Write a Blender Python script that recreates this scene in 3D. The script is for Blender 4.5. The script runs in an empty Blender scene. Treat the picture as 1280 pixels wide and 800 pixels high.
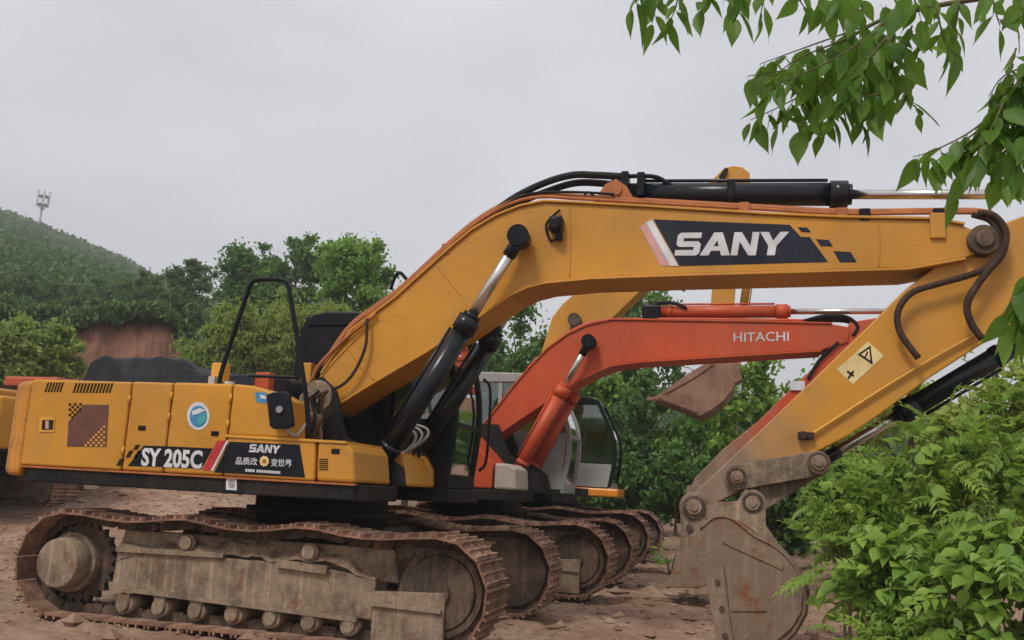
import bpy, math, random
import numpy as np
from mathutils import Vector, Matrix
SC = bpy.context.scene
COL = SC.collection
R = math.radians
rng = np.random.default_rng(7)
random.seed(7)

# ------------------------------------------------------------------ camera
CAM = np.array([3.917, -8.483, 1.2685]); YAW, PITCH, ROLL, FPX = -0.2491, 0.1781, 0.0552, 1180.5
FW = np.array([math.sin(YAW)*math.cos(PITCH), math.cos(YAW)*math.cos(PITCH), math.sin(PITCH)])
_r = np.array([math.cos(YAW), -math.sin(YAW), 0.0]); _u = np.cross(_r, FW)
RT = math.cos(ROLL)*_r + math.sin(ROLL)*_u
UP = -math.sin(ROLL)*_r + math.cos(ROLL)*_u
cam = bpy.data.cameras.new('camera'); camo = bpy.data.objects.new('camera', cam); COL.objects.link(camo)
cam.sensor_width = 36; cam.lens = FPX/1280*36; cam.clip_start = 0.05; cam.clip_end = 3000
M = Matrix.Identity(4)
for i in range(3):
    M[i][0] = RT[i]; M[i][1] = UP[i]; M[i][2] = -FW[i]; M[i][3] = CAM[i]
camo.matrix_world = M; SC.camera = camo

# ------------------------------------------------------------------ light: overcast sky and one weak soft sun
SUN_EL, SUN_AZ = R(52), R(200)      # azimuth measured clockwise from +Y
world = bpy.data.worlds.new('World'); SC.world = world; world.use_nodes = True
nt = world.node_tree; nt.nodes.clear()
def wn(t, **k):
    n = nt.nodes.new(t)
    for a, b in k.items(): setattr(n, a, b)
    return n
sky = wn('ShaderNodeTexSky', sky_type='NISHITA', sun_disc=False, sun_elevation=SUN_EL, sun_rotation=SUN_AZ, dust_density=4.0)
tc = wn('ShaderNodeTexCoord'); mp = wn('ShaderNodeMapping'); mp.inputs['Scale'].default_value = (1.3, 1.3, 3.4)
n1 = wn('ShaderNodeTexNoise'); n1.inputs['Scale'].default_value = 1.1; n1.inputs['Detail'].default_value = 3.5; n1.inputs['Roughness'].default_value = .5
cr = wn('ShaderNodeValToRGB'); cr.color_ramp.elements[0].position = .38; cr.color_ramp.elements[1].position = .62
cr.color_ramp.elements[0].color = (4.6, 4.62, 4.88, 1); cr.color_ramp.elements[1].color = (6.1, 6.1, 6.4, 1)
mx = wn('ShaderNodeMix', data_type='RGBA'); mx.inputs[0].default_value = .9
bg = wn('ShaderNodeBackground'); bg.inputs['Strength'].default_value = .1
wo = wn('ShaderNodeOutputWorld')
L = nt.links.new
L(tc.outputs['Generated'], mp.inputs['Vector']); L(mp.outputs['Vector'], n1.inputs['Vector']); L(n1.outputs['Fac'], cr.inputs['Fac'])
L(sky.outputs['Color'], mx.inputs[6]); L(cr.outputs['Color'], mx.inputs[7]); L(mx.outputs[2], bg.inputs['Color']); L(bg.outputs['Background'], wo.inputs['Surface'])
sun = bpy.data.lights.new('sun', 'SUN'); sun.energy = 1.5; sun.angle = R(14); sun.color = (1, .96, .9)
suno = bpy.data.objects.new('sun', sun); COL.objects.link(suno)
sd = Vector((math.sin(SUN_AZ)*math.cos(SUN_EL), math.cos(SUN_AZ)*math.cos(SUN_EL), math.sin(SUN_EL)))
suno.rotation_euler = sd.to_track_quat('Z', 'Y').to_euler(); suno.location = (0, -20, 30)
SC.view_settings.view_transform = 'Standard'; SC.view_settings.look = 'None'
SC.view_settings.exposure = 0.55; SC.view_settings.gamma = 1.0; SC.view_settings.use_curve_mapping = False

# ------------------------------------------------------------------ measuring helpers: sight lines of the photograph cut with real planes
def sight(px, py): return FW + RT*(px-640)/FPX + UP*(400-py)/FPX
def at(px, py, Y):
    d = sight(px, py); return CAM + d*((Y-CAM[1])/d[1])
def far(px, py, dist): return CAM + sight(px, py)*dist
def xz(pts, Y): return [(lambda q: (q[0], q[2]))(at(a, b, Y)) for a, b in pts]

# ------------------------------------------------------------------ materials
MAT = {}
def nmat(name):
    m = bpy.data.materials.new(name); m.use_nodes = True; t = m.node_tree
    b = t.nodes['Principled BSDF']; MAT[name] = m
    return m, t, b
def noise(t, scale, detail=5, rough=.6, coord='Object', stretch=None):
    c = t.nodes.new('ShaderNodeTexCoord'); n = t.nodes.new('ShaderNodeTexNoise')
    n.inputs['Scale'].default_value = scale; n.inputs['Detail'].default_value = detail; n.inputs['Roughness'].default_value = rough
    if stretch:
        mpn = t.nodes.new('ShaderNodeMapping'); mpn.inputs['Scale'].default_value = stretch
        t.links.new(c.outputs[coord], mpn.inputs['Vector']); t.links.new(mpn.outputs['Vector'], n.inputs['Vector'])
    else: t.links.new(c.outputs[coord], n.inputs['Vector'])
    return n.outputs['Fac']
def ramp(t, fac, p0, p1, c0=(0,0,0,1), c1=(1,1,1,1)):
    r = t.nodes.new('ShaderNodeValToRGB'); r.color_ramp.elements[0].position = p0; r.color_ramp.elements[1].position = p1
    r.color_ramp.elements[0].color = c0; r.color_ramp.elements[1].color = c1
    t.links.new(fac, r.inputs['Fac']); return r.outputs['Color']
def mixc(t, fac, a, b):
    m = t.nodes.new('ShaderNodeMix'); m.data_type = 'RGBA'
    for s, v in ((0, fac), (6, a), (7, b)):
        if isinstance(v, (int, float)): m.inputs[s].default_value = v
        elif isinstance(v, tuple): m.inputs[s].default_value = (*v[:3], 1)
        else: t.links.new(v, m.inputs[s])
    return m.outputs[2]
def bump(t, b, h, strength, dist=.02):
    n = t.nodes.new('ShaderNodeBump'); n.inputs['Strength'].default_value = strength; n.inputs['Distance'].default_value = dist
    t.links.new(h, n.inputs['Height']); t.links.new(n.outputs['Normal'], b.inputs['Normal'])
def worn(name, c, dirt=(.20,.13,.085), amt=.5, rough=.45, scale=2.2, metal=0.0, bmp=.15, streak=True, lo=.50, spec=.4, width=.22, third=None, scratch=0.0):
    m, t, b = nmat(name)
    big = ramp(t, noise(t, scale, 9, .68), lo, lo+width)
    fine = ramp(t, noise(t, scale*11, 5, .7), .48, .66)
    dm = mixc(t, .3, big, fine)
    if streak:
        st = ramp(t, noise(t, 3.0, 6, .62, stretch=(8, 8, .45)), .50, .72)
        dm = mixc(t, .42, dm, st)
    mul = t.nodes.new('ShaderNodeMath'); mul.operation = 'MULTIPLY'; mul.inputs[1].default_value = amt; t.links.new(dm, mul.inputs[0])
    tone = ramp(t, noise(t, scale*.6, 4, .55), .36, .64, (*[v*.80 for v in c], 1), (*[min(1, v*1.10) for v in c], 1))
    col = mixc(t, mul.outputs[0], tone, dirt)
    if third:                      # separate patches: rust, bare metal
        col = mixc(t, ramp(t, noise(t, scale*1.7, 8, .7, stretch=(1, 1, .7)), .56, .64), col, third)
    if scratch:
        sc_ = t.nodes.new('ShaderNodeTexNoise'); sc_.inputs['Scale'].default_value = 6; sc_.inputs['Detail'].default_value = 3
        cc = t.nodes.new('ShaderNodeTexCoord'); mm = t.nodes.new('ShaderNodeMapping'); mm.inputs['Scale'].default_value = (1.2, 8, 14); mm.inputs['Rotation'].default_value = (0, .35, 0)
        t.links.new(cc.outputs['Object'], mm.inputs['Vector']); t.links.new(mm.outputs['Vector'], sc_.inputs['Vector'])
        sm_ = t.nodes.new('ShaderNodeMath'); sm_.operation = 'MULTIPLY'; sm_.inputs[1].default_value = scratch; t.links.new(ramp(t, sc_.outputs['Fac'], .66, .70), sm_.inputs[0])
        col = mixc(t, sm_.outputs[0], col, (.16, .085, .045))
    t.links.new(col, b.inputs['Base Color'])
    rr = t.nodes.new('ShaderNodeMapRange'); rr.inputs['To Min'].default_value = rough; rr.inputs['To Max'].default_value = min(.95, rough+.45)
    t.links.new(mul.outputs[0], rr.inputs['Value']); t.links.new(rr.outputs[0], b.inputs['Roughness'])
    b.inputs['Metallic'].default_value = metal; b.inputs['Specular IOR Level'].default_value = spec
    if bmp: bump(t, b, noise(t, scale*14, 6, .7), bmp, .01)
    return m
worn('yellow_paint', (.535,.238,.015), (.36,.205,.09), .5, .38, 1.5, bmp=.06, lo=.44, scratch=.5)
worn('yellow_muddy', (.54,.22,.013), (.24,.14,.08), .95, .5, 3.0, bmp=.3, lo=.46, third=(.20,.11,.06))
worn('yellow_pale', (.64,.32,.035), (.33,.2,.1), .5, .5, 1.6, bmp=.05)
worn('red_paint', (.50,.066,.015), (.36,.13,.07), .6, .42, 1.5, bmp=.06, lo=.44, scratch=.4)
worn('orange_rust', (.42,.13,.03), (.20,.10,.06), .9, .6, 9, bmp=.2)
worn('black_paint', (.009,.010,.013), (.10,.075,.055), .16, .35, 3, bmp=.1, spec=.12)
worn('black_gloss', (.008,.010,.014), (.10,.08,.06), .10, .25, 3, bmp=.0, spec=.3)
worn('black_hose', (.012,.012,.013), (.13,.10,.075), .55, .55, 7, bmp=.1, spec=.12)
worn('brown_hose', (.045,.026,.018), (.16,.10,.07), .6, .6, 8, bmp=.1, spec=.12)
worn('skirt_black', (.010,.011,.013), (.12,.075,.05), .5, .6, 2.5, bmp=.2, lo=.45, spec=.12)
worn('tarp', (.010,.011,.014), (.14,.13,.125), .25, .5, 3, bmp=.6, streak=False, spec=.12)
worn('mud_steel', (.125,.085,.056), (.46,.345,.235), 1.0, .8, 3.0, bmp=.9, lo=.39, width=.17, third=(.19,.095,.055))
worn('soil_cake', (.14,.085,.055), (.40,.29,.20), .95, .9, 7, bmp=1.0, lo=.42, streak=False, spec=.1)
worn('mud_dark', (.050,.035,.025), (.27,.17,.11), .9, .85, 4, bmp=.9, lo=.46, width=.16)
worn('shoe_rust', (.19,.088,.052), (.42,.285,.20), .9, .75, 5, bmp=.7, lo=.42, width=.18, streak=False)
worn('bucket_steel', (.20,.135,.090), (.36,.27,.19), .9, .65, 2.0, bmp=.5, lo=.44, width=.16, third=(.20,.070,.026), scratch=.6)
worn('bucket_far', (.20,.105,.068), (.38,.24,.165), .9, .8, 3, bmp=.4, lo=.44, width=.16)
worn('grey_steel', (.30,.28,.26), (.22,.16,.11), .6, .5, 5, metal=.2, bmp=.1)
worn('chrome', (.62,.60,.57), (.35,.28,.2), .35, .22, 5, metal=1.0, bmp=0)
worn('cab_grey', (.30,.31,.30), (.27,.22,.17), .6, .5, 2.5, bmp=.05)
worn('beige_box', (.42,.36,.29), (.3,.22,.16), .6, .6, 3, bmp=.05)
worn('decal_dark', (.010,.012,.018), (.16,.12,.08), .10, .4, 3, bmp=0, spec=.12)
worn('decal_navy', (.020,.023,.036), (.16,.12,.08), .12, .4, 3, bmp=0, spec=.12)
worn('decal_white', (.62,.62,.63), (.3,.25,.2), .4, .5, 5, bmp=0)
worn('decal_red', (.50,.025,.030), (.25,.1,.06), .3, .45, 5, bmp=0)
worn('decal_pink', (.56,.30,.28), (.3,.25,.2), .3, .5, 5, bmp=0)
worn('decal_cream', (.74,.58,.26), (.35,.2,.08), .5, .5, 7, bmp=0)
worn('decal_blue', (.045,.22,.42), (.1,.3,.35), .5, .5, 9, bmp=0)
worn('decal_teal', (.05,.30,.33), (.1,.3,.35), .3, .5, 9, bmp=0)
worn('lamp_amber', (.75,.27,.02), (.3,.2,.1), .3, .3, 5, bmp=0)
worn('seam_dark', (.03,.014,.006), (.09,.05,.025), .5, .8, 5, bmp=0, spec=.12)
worn('grille_brown', (.12,.042,.028), (.2,.10,.06), .7, .7, 14, bmp=.2)
worn('wood_pale', (.55,.46,.34), (.3,.2,.14), .6, .8, 6, bmp=.2)
worn('bark', (.12,.085,.06), (.07,.06,.04), .7, .9, 8, bmp=.8)
worn('twig', (.14,.11,.055), (.08,.1,.04), .6, .8, 12, bmp=.3)
worn('concrete', (.40,.39,.37), (.25,.2,.17), .5, .85, 3, bmp=.2)
worn('seat_cloth', (.03,.035,.04), (.08,.07,.06), .4, .9, 5, bmp=.1)
m, t, b = nmat('glass')
for n in list(t.nodes):
    if n.type != 'OUTPUT_MATERIAL': t.nodes.remove(n)
fr = t.nodes.new('ShaderNodeFresnel'); fr.inputs['IOR'].default_value = 1.5
tr = t.nodes.new('ShaderNodeBsdfTransparent'); tr.inputs['Color'].default_value = (.62, .72, .68, 1)
gl = t.nodes.new('ShaderNodeBsdfGlossy'); gl.inputs['Roughness'].default_value = .05
ms = t.nodes.new('ShaderNodeMixShader'); ob = [n for n in t.nodes if n.type == 'OUTPUT_MATERIAL'][0]
ga = t.nodes.new('ShaderNodeMath'); ga.operation = 'ADD'; ga.inputs[1].default_value = .10; t.links.new(fr.outputs[0], ga.inputs[0]); t.links.new(ga.outputs[0], ms.inputs[0]); t.links.new(tr.outputs[0], ms.inputs[1]); t.links.new(gl.outputs[0], ms.inputs[2]); t.links.new(ms.outputs[0], ob.inputs['Surface'])

def leafmat(name, dark, light, trans=.35, rough=.5, perobj=False, patch=.9):
    m, t, b = nmat(name)
    if perobj: f = t.nodes.new('ShaderNodeObjectInfo').outputs['Random']
    else: f = t.nodes.new('ShaderNodeNewGeometry').outputs['Random Per Island']
    pn = ramp(t, noise(t, patch, 3, .5, coord='Object'), .32, .68)
    f2 = mixc(t, .55, f, pn)
    c = mixc(t, f2, dark, light)
    t.links.new(c, b.inputs['Base Color']); b.inputs['Roughness'].default_value = rough; b.inputs['Specular IOR Level'].default_value = .3
    tl = t.nodes.new('ShaderNodeBsdfTranslucent'); t.links.new(mixc(t, .35, c, (light[0]*1.3, light[1]*1.25, light[2]*.7)), tl.inputs['Color'])
    ms = t.nodes.new('ShaderNodeMixShader'); ms.inputs[0].default_value = trans
    o = [n for n in t.nodes if n.type == 'OUTPUT_MATERIAL'][0]
    t.links.new(b.outputs[0], ms.inputs[1]); t.links.new(tl.outputs[0], ms.inputs[2]); t.links.new(ms.outputs[0], o.inputs['Surface'])
    return m
leafmat('leaf_overhang', (.045,.13,.020), (.22,.38,.055), .58, .42, True)
leafmat('leaf_broad', (.085,.19,.026), (.36,.52,.09), .42, .5, True)
leafmat('leaf_shrub', (.10,.20,.030), (.32,.47,.08), .45, .5, False, 1.6)
leafmat('leaf_fill', (.055,.12,.020), (.28,.42,.065), .4, .5, False, 1.8)
leafmat('leaf_olive', (.19,.27,.045), (.40,.47,.10), .42, .55, False, 1.0)
leafmat('leaf_dark', (.036,.10,.024), (.155,.28,.06), .38, .5, False, .5)
leafmat('leaf_mid', (.075,.185,.030), (.28,.45,.085), .45, .5, False, .5)
leafmat('leaf_pine', (.055,.105,.036), (.15,.225,.072), .3, .6, False, .3)
leafmat('leaf_bamboo', (.16,.25,.05), (.36,.44,.11), .45, .6, False, .4)
leafmat('leaf_forest', (.050,.105,.034), (.115,.190,.058), .3, .7, False, .03)

# ------------------------------------------------------------------ mesh helpers
def tag(o, label=None, cat=None, group=None, kind=None):
    if label: o['label'] = label
    if cat: o['category'] = cat
    if group: o['group'] = group
    if kind: o['kind'] = kind
    return o
def thing(name, loc, label, cat, group=None, rz=0):
    o = bpy.data.objects.new(name, None); COL.objects.link(o); o.location = loc; o.rotation_euler = (0, 0, rz)
    o.empty_display_size = .2
    return tag(o, label, cat, group)
def link(name, me, parent=None, loc=None):
    o = bpy.data.objects.new(name, me); COL.objects.link(o)
    if parent: o.parent = parent
    if loc is not None: o.location = loc
    return o
class MB:
    def __init__(s): s.v = []; s.f = []; s.sm = []
    def add(s, v, f, smooth=False):
        k = len(s.v); s.v += [tuple(map(float, q)) for q in v]; s.f += [tuple(i+k for i in q) for q in f]; s.sm += [smooth]*len(f); return s
    def box(s, x0, x1, y0, y1, z0, z1):
        return s.add([(x0,y0,z0),(x1,y0,z0),(x1,y1,z0),(x0,y1,z0),(x0,y0,z1),(x1,y0,z1),(x1,y1,z1),(x0,y1,z1)],
                     [(0,3,2,1),(4,5,6,7),(0,1,5,4),(1,2,6,5),(2,3,7,6),(3,0,4,7)])
    def prism(s, prof, y0, y1):           # x-z outline pushed along y
        a = sum(prof[i][0]*prof[(i+1) % len(prof)][1]-prof[(i+1) % len(prof)][0]*prof[i][1] for i in range(len(prof)))
        if a < 0: prof = prof[::-1]
        if y0 > y1: y0, y1 = y1, y0
        n = len(prof)
        return s.add([(x, y0, z) for x, z in prof]+[(x, y1, z) for x, z in prof],
                     [tuple(range(n)), tuple(range(2*n-1, n-1, -1))]+[(i, n+i, n+(i+1) % n, (i+1) % n) for i in range(n)])
    def slab(s, plan, z0, z1):            # x-y outline pushed along z
        a = sum(plan[i][0]*plan[(i+1) % len(plan)][1]-plan[(i+1) % len(plan)][0]*plan[i][1] for i in range(len(plan)))
        if a < 0: plan = plan[::-1]
        n = len(plan)
        return s.add([(x, y, z0) for x, y in plan]+[(x, y, z1) for x, y in plan],
                     [tuple(range(n-1, -1, -1)), tuple(range(n, 2*n))]+[(i, (i+1) % n, n+(i+1) % n, n+i) for i in range(n)])
    def strip(s, line, y0, y1, t):        # plate of thickness t following an x-z line
        n = len(line); P = [np.array(q, float) for q in line]; off = []
        for i in range(n):
            d = P[min(i+1, n-1)]-P[max(i-1, 0)]; d /= np.linalg.norm(d); off.append(P[i]+np.array([-d[1], d[0]])*t)
        v = []
        for i in range(n): v += [(P[i][0], y0, P[i][1]), (P[i][0], y1, P[i][1]), (off[i][0], y1, off[i][1]), (off[i][0], y0, off[i][1])]
        f = [(0,1,2,3), tuple(4*(n-1)+k for k in (3,2,1,0))]
        for i in range(n-1):
            for k in range(4):
                a, b = 4*i+k, 4*i+(k+1) % 4; f.append((a, a+4, b+4, b))
        return s.add(v, f)
    def cyl(s, p0, p1, r0, r1=None, n=20, smooth=True):
        r1 = r0 if r1 is None else r1
        p0, p1 = np.array(p0, float), np.array(p1, float); d = (p1-p0)/np.linalg.norm(p1-p0)
        a = np.cross(d, (0,0,1) if abs(d[2]) < .9 else (1,0,0)); a /= np.linalg.norm(a); b = np.cross(d, a)
        v = [p0+(a*math.cos(2*math.pi*i/n)+b*math.sin(2*math.pi*i/n))*r0 for i in range(n)]
        v += [p1+(a*math.cos(2*math.pi*i/n)+b*math.sin(2*math.pi*i/n))*r1 for i in range(n)]
        s.add(v, [(i, (i+1) % n, n+(i+1) % n, n+i) for i in range(n)], smooth)
        k = len(s.v)-2*n
        s.f += [tuple(k+i for i in range(n-1, -1, -1)), tuple(k+n+i for i in range(n))]; s.sm += [False, False]
        return s
    def tube(s, pts, r, n=8, sub=6, taper=None):
        P = [np.array(q, float) for q in pts]
        if len(P) > 2 and sub > 1:
            Q = [2*P[0]-P[1]]+P+[2*P[-1]-P[-2]]; out = []
            for i in range(1, len(Q)-2):
                for j in range(sub):
                    u = j/sub; a, b, c, d = Q[i-1:i+3]
                    out.append(.5*((2*b)+(c-a)*u+(2*a-5*b+4*c-d)*u*u+(3*b-a-3*c+d)*u**3))
            P = out+[P[-1]]
        m = len(P); ref = None; v = []
        for i in range(m):
            d = P[min(i+1, m-1)]-P[max(i-1, 0)]; d = d/(np.linalg.norm(d)+1e-9)
            if ref is None: ref = np.cross(d, (0,0,1) if abs(d[2]) < .9 else (1,0,0))
            a = ref-d*np.dot(ref, d); a /= np.linalg.norm(a)+1e-9; ref = a; b = np.cross(d, a)
            rr = r if taper is None else r+(taper-r)*i/(m-1)
            v += [P[i]+(a*math.cos(2*math.pi*k/n)+b*math.sin(2*math.pi*k/n))*rr for k in range(n)]
        f = [(i*n+k, i*n+(k+1) % n, (i+1)*n+(k+1) % n, (i+1)*n+k) for i in range(m-1) for k in range(n)]
        s.add(v, f, True)
        k = len(s.v)-len(v)
        s.f += [tuple(k+i for i in range(n-1, -1, -1)), tuple(k+(m-1)*n+i for i in range(n))]; s.sm += [False, False]
        return s
    def build(s, name, mat, parent=None, off=(0,0,0), bev=0, loc=None, seg=2):
        me = bpy.data.meshes.new(name)
        v = [(x-off[0], y-off[1], z-off[2]) for x, y, z in s.v]
        me.from_pydata(v, [], s.f); me.polygons.foreach_set('use_smooth', s.sm); me.materials.append(MAT[mat]); me.update()
        o = link(name, me, parent, loc)
        if bev:
            bm = o.modifiers.new('bevel', 'BEVEL'); bm.width = bev; bm.segments = seg; bm.limit_method = 'ANGLE'; bm.angle_limit = R(35)
        return o
def circ(x, z, r, a0, a1, n): return [(x+r*math.cos(R(a0+(a1-a0)*i/n)), z+r*math.sin(R(a0+(a1-a0)*i/n))) for i in range(n+1)]

def text_mesh(s, bold=.0, shear=0.0):
    c = bpy.data.curves.new('lettering', 'FONT'); c.body = s; c.offset = bold; c.extrude = 0.0; c.shear = shear; c.resolution_u = 3
    o = bpy.data.objects.new('lettering', c); COL.objects.link(o)
    dg = bpy.context.evaluated_depsgraph_get(); me = bpy.data.meshes.new_from_object(o.evaluated_get(dg))
    bpy.data.objects.remove(o); bpy.data.curves.remove(c); return me
def lettering(s, quad, Y, mat, parent, off=(0,0,0), bold=.02, shear=0.0, name='lettering', thick=.002):
    """quad: photo points of the text box (bottom-left, bottom-right, top-left) on the plane Y"""
    me = text_mesh(s, bold, shear)
    n = len(me.vertices); co = np.zeros(n*3); me.vertices.foreach_get('co', co); co = co.reshape(-1, 3)
    lo, hi = co.min(0), co.max(0); u = (co[:, 0]-lo[0])/(hi[0]-lo[0]); w = (co[:, 1]-lo[1])/(hi[1]-lo[1])
    A, B, C = (at(*q, Y) for q in quad)
    P = A+np.outer(u, B-A)+np.outer(w, C-A); P[:, 1] = Y
    P -= np.array(off)
    me.vertices.foreach_set('co', P.ravel()); me.materials.clear(); me.materials.append(MAT[mat]); me.polygons.foreach_set('use_smooth', [False]*len(me.polygons)); me.update(); me.name = name
    o = link(name, me, parent)
    sm = o.modifiers.new('thickness', 'SOLIDIFY'); sm.thickness = thick; sm.offset = 0
    return o
def decal(pts, Y, mat, parent, name='decal', off=(0,0,0), thick=.003):
    return MB().prism(xz(pts, Y), Y-thick, Y).build(name, mat, parent, off)

GLYPH = {'S': [[(0,0),(.88,0),(1,.12),(1,.5),(.88,.62),(.27,.62),(.27,.76),(.97,.76),(.97,1),(.12,1),(0,.88),(0,.5),(.12,.38),(.73,.38),(.73,.24),(0,.24)]],
         'A': [[(0,0),(.29,0),(.5,.66),(.5,1),(.36,1)], [(.5,.66),(.71,0),(1,0),(.64,1),(.5,1)], [(.354,.2),(.646,.2),(.583,.4),(.417,.4)]],
         'N': [[(0,0),(.27,0),(.27,.6),(.70,0),(1,0),(1,1),(.73,1),(.73,.4),(.30,1),(0,1)]], 'Y': [[(.36,0),(.64,0),(.64,.4),(1,1),(.70,1),(.5,.62),(.30,1),(0,1),(.36,.4)]]}
def block_letters(quad, Y, mat, parent, off=(0,0,0), widths=(.225, .275, .225, .255), gap=.006):
    A, B, C = (at(*q, Y) for q in quad); x = 0; b = MB()
    for ch, w in zip('SANY', widths):
        for poly in GLYPH[ch]:
            P = [A+(B-A)*(x+w*u)+(C-A)*v_ for u, v_ in poly]; b.prism([(p_[0], p_[2]) for p_ in P], Y-.002, Y+.002)
        x += w+gap
    return b.build('lettering', mat, parent, off)

# ------------------------------------------------------------------ ground and terrain
def sstep(a, b, x): x = np.clip((x-a)/(b-a), 0, 1); return x*x*(3-2*x)
_perm = rng.permutation(512)
_grad = rng.uniform(-1, 1, 512)
def vnoise(x, y):
    xi = np.floor(x).astype(int); yi = np.floor(y).astype(int); fx, fy = x-xi, y-yi
    fx = fx*fx*(3-2*fx); fy = fy*fy*(3-2*fy)
    h = lambda a, b: _grad[(_perm[a & 511]+b) & 511]
    return (h(xi, yi)*(1-fx)+h(xi+1, yi)*fx)*(1-fy)+(h(xi, yi+1)*(1-fx)+h(xi+1, yi+1)*fx)*fy
def fbm(x, y, o=4):
    s = 0; a = 1
    for k in range(o): s = s+a*vnoise(x*2**k+17.3*k, y*2**k-9.1*k); a *= .5
    return s
def ground_h(x, y, fine=True):
    x = np.asarray(x, float); y = np.asarray(y, float)
    z = .28*sstep(9.5, 15, y)+.10*sstep(5.5, 8, y)
    z = z+.90*sstep(3.0, 10, y)*sstep(-1.0, -6.5, x+.25*(y-2))
    back = sstep(24, 60, y+.25*(-x))
    z = z+back*(2.2+2.6*sstep(5, -25, x))
    z = z+.10*fbm(x*.35, y*.35, 3)*sstep(2.2, 4.5, np.hypot(np.maximum(np.abs(x)-1.6, 0), np.maximum(np.abs(y-4)-5.6, 0))+1.2)
    if fine:
        near = 1-sstep(20, 40, np.hypot(x, y))
        inx = sstep(2.25, 1.9, np.abs(x))
        for yy in (-1.545, -.835, .835, 1.545): z = z+inx*np.exp(-((y-yy)/.075)**2)*(.055+.045*fbm(x*3.1, y*2+yy, 2))
        for x0_, y0_, a_ in ((5.0, 3.2, .35), (5.6, 5.6, .35), (-4.5, 3.0, -.2), (-4.0, 5.2, -.2), (4.6, -1.2, .1), (-5, -2.6, .05), (5.5, 9.0, .6)):
            u_ = (x-x0_)*math.cos(a_)+(y-y0_)*math.sin(a_); w_ = -(x-x0_)*math.sin(a_)+(y-y0_)*math.cos(a_)
            m_ = sstep(.36, .27, np.abs(w_))*sstep(3.4, 2.6, np.abs(u_)); z = z+m_*(-.022+.014*np.sin(u_*2*math.pi/.19)+.012*fbm(x*5, y*5, 2))+.02*np.exp(-((np.abs(w_)-.38)/.06)**2)*sstep(3.4, 2.6, np.abs(u_))
        z = z+near*(.026*fbm(x*2.1, y*2.1, 3)+.016*fbm(x*7, y*7, 3)-.012)
    return z
def axis(lo, hi, dense0, dense1, d):
    a = list(np.arange(dense0, dense1, d)); s = d; p = dense1
    while p < hi: a.append(p); s *= 1.11; p += s
    a.append(hi); s = d; p = dense0-d; b = []
    while p > lo: b.append(p); s *= 1.11; p -= s
    b.append(lo); return np.array(b[::-1]+a)
gx = axis(-700, 700, -10, 9, .055); gy = axis(-60, 900, -5.5, 18, .062)
GX, GY = np.meshgrid(gx, gy); GZ = ground_h(GX, GY)
def gridmesh(name, X, Y, Z, mat):
    ny, nx = X.shape; me = bpy.data.meshes.new(name)
    me.vertices.add(nx*ny); me.vertices.foreach_set('co', np.stack([X, Y, Z], -1).ravel())
    i = (np.arange(ny-1)[:, None]*nx+np.arange(nx-1)[None]).ravel(); q = np.stack([i, i+1, i+nx+1, i+nx], -1).ravel()
    me.loops.add(len(q)); me.loops.foreach_set('vertex_index', q); me.polygons.add(len(i)); me.polygons.foreach_set('loop_start', np.arange(len(i))*4)
    me.polygons.foreach_set('use_smooth', np.ones(len(i), bool)); me.update(calc_edges=True); me.validate(); me.materials.append(MAT[mat]); return me
m, t, b = nmat('dirt')
a1 = noise(t, .9, 8, .62); a2 = noise(t, 7, 8, .7); a3 = noise(t, 45, 5, .7)
c = mixc(t, ramp(t, a1, .35, .68), (.235,.135,.090), (.41,.285,.200))
c = mixc(t, ramp(t, a2, .45, .75), c, (.155,.085,.06))
c = mixc(t, ramp(t, a3, .60, .78), c, (.43,.32,.25))
t.links.new(c, b.inputs['Base Color']); b.inputs['Roughness'].default_value = .95; b.inputs['Specular IOR Level'].default_value = .15
bump(t, b, mixc(t, .5, a2, a3), .8, .03)
m, t, b = nmat('red_earth')
a1 = noise(t, .5, 8, .65); a2 = noise(t, 1.5, 6, .7, stretch=(1.5, 1.5, .3))
c = mixc(t, ramp(t, a1, .35, .65), (.15,.060,.036), (.25,.115,.072)); c = mixc(t, ramp(t, a2, .5, .75), c, (.12,.055,.034))
t.links.new(c, b.inputs['Base Color']); b.inputs['Roughness'].default_value = .95; bump(t, b, a2, .6, .3)
tag(link('ground', gridmesh('ground', GX, GY, GZ, 'dirt')), kind='structure')

# loose clods and pebbles: uncountable
def clods():
    V = []; F = []; n = 9000
    X = rng.uniform(-9, 8, n); Y = rng.uniform(-4.5, 16, n); S = rng.gamma(1.3, .013, n)+.005
    Z = ground_h(X, Y)
    base = np.array([(1,0,0),(-1,0,0),(0,1,0),(0,-1,0),(0,0,1),(0,0,-1)], float)
    tri = [(0,2,4),(2,1,4),(1,3,4),(3,0,4),(2,0,5),(1,2,5),(3,1,5),(0,3,5)]
    for i in range(n):
        k = len(V); J = base*rng.uniform(.6, 1.3, (6, 3))*S[i]*np.array([1.3, 1.3, .8]); a = rng.uniform(0, 6.28); ca, sa = math.cos(a), math.sin(a)
        for q in J: V.append((X[i]+q[0]*ca-q[1]*sa, Y[i]+q[0]*sa+q[1]*ca, Z[i]+q[2]+S[i]*.25))
        F += [(k+a_, k+b_, k+c_) for a_, b_, c_ in tri]
    me = bpy.data.meshes.new('dirt_clods'); me.from_pydata(V, [], F); me.materials.append(MAT['dirt'])
    tag(link('dirt_clods', me), 'small loose clods and pebbles scattered over the red dirt', 'clods', kind='stuff')
clods()

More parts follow.
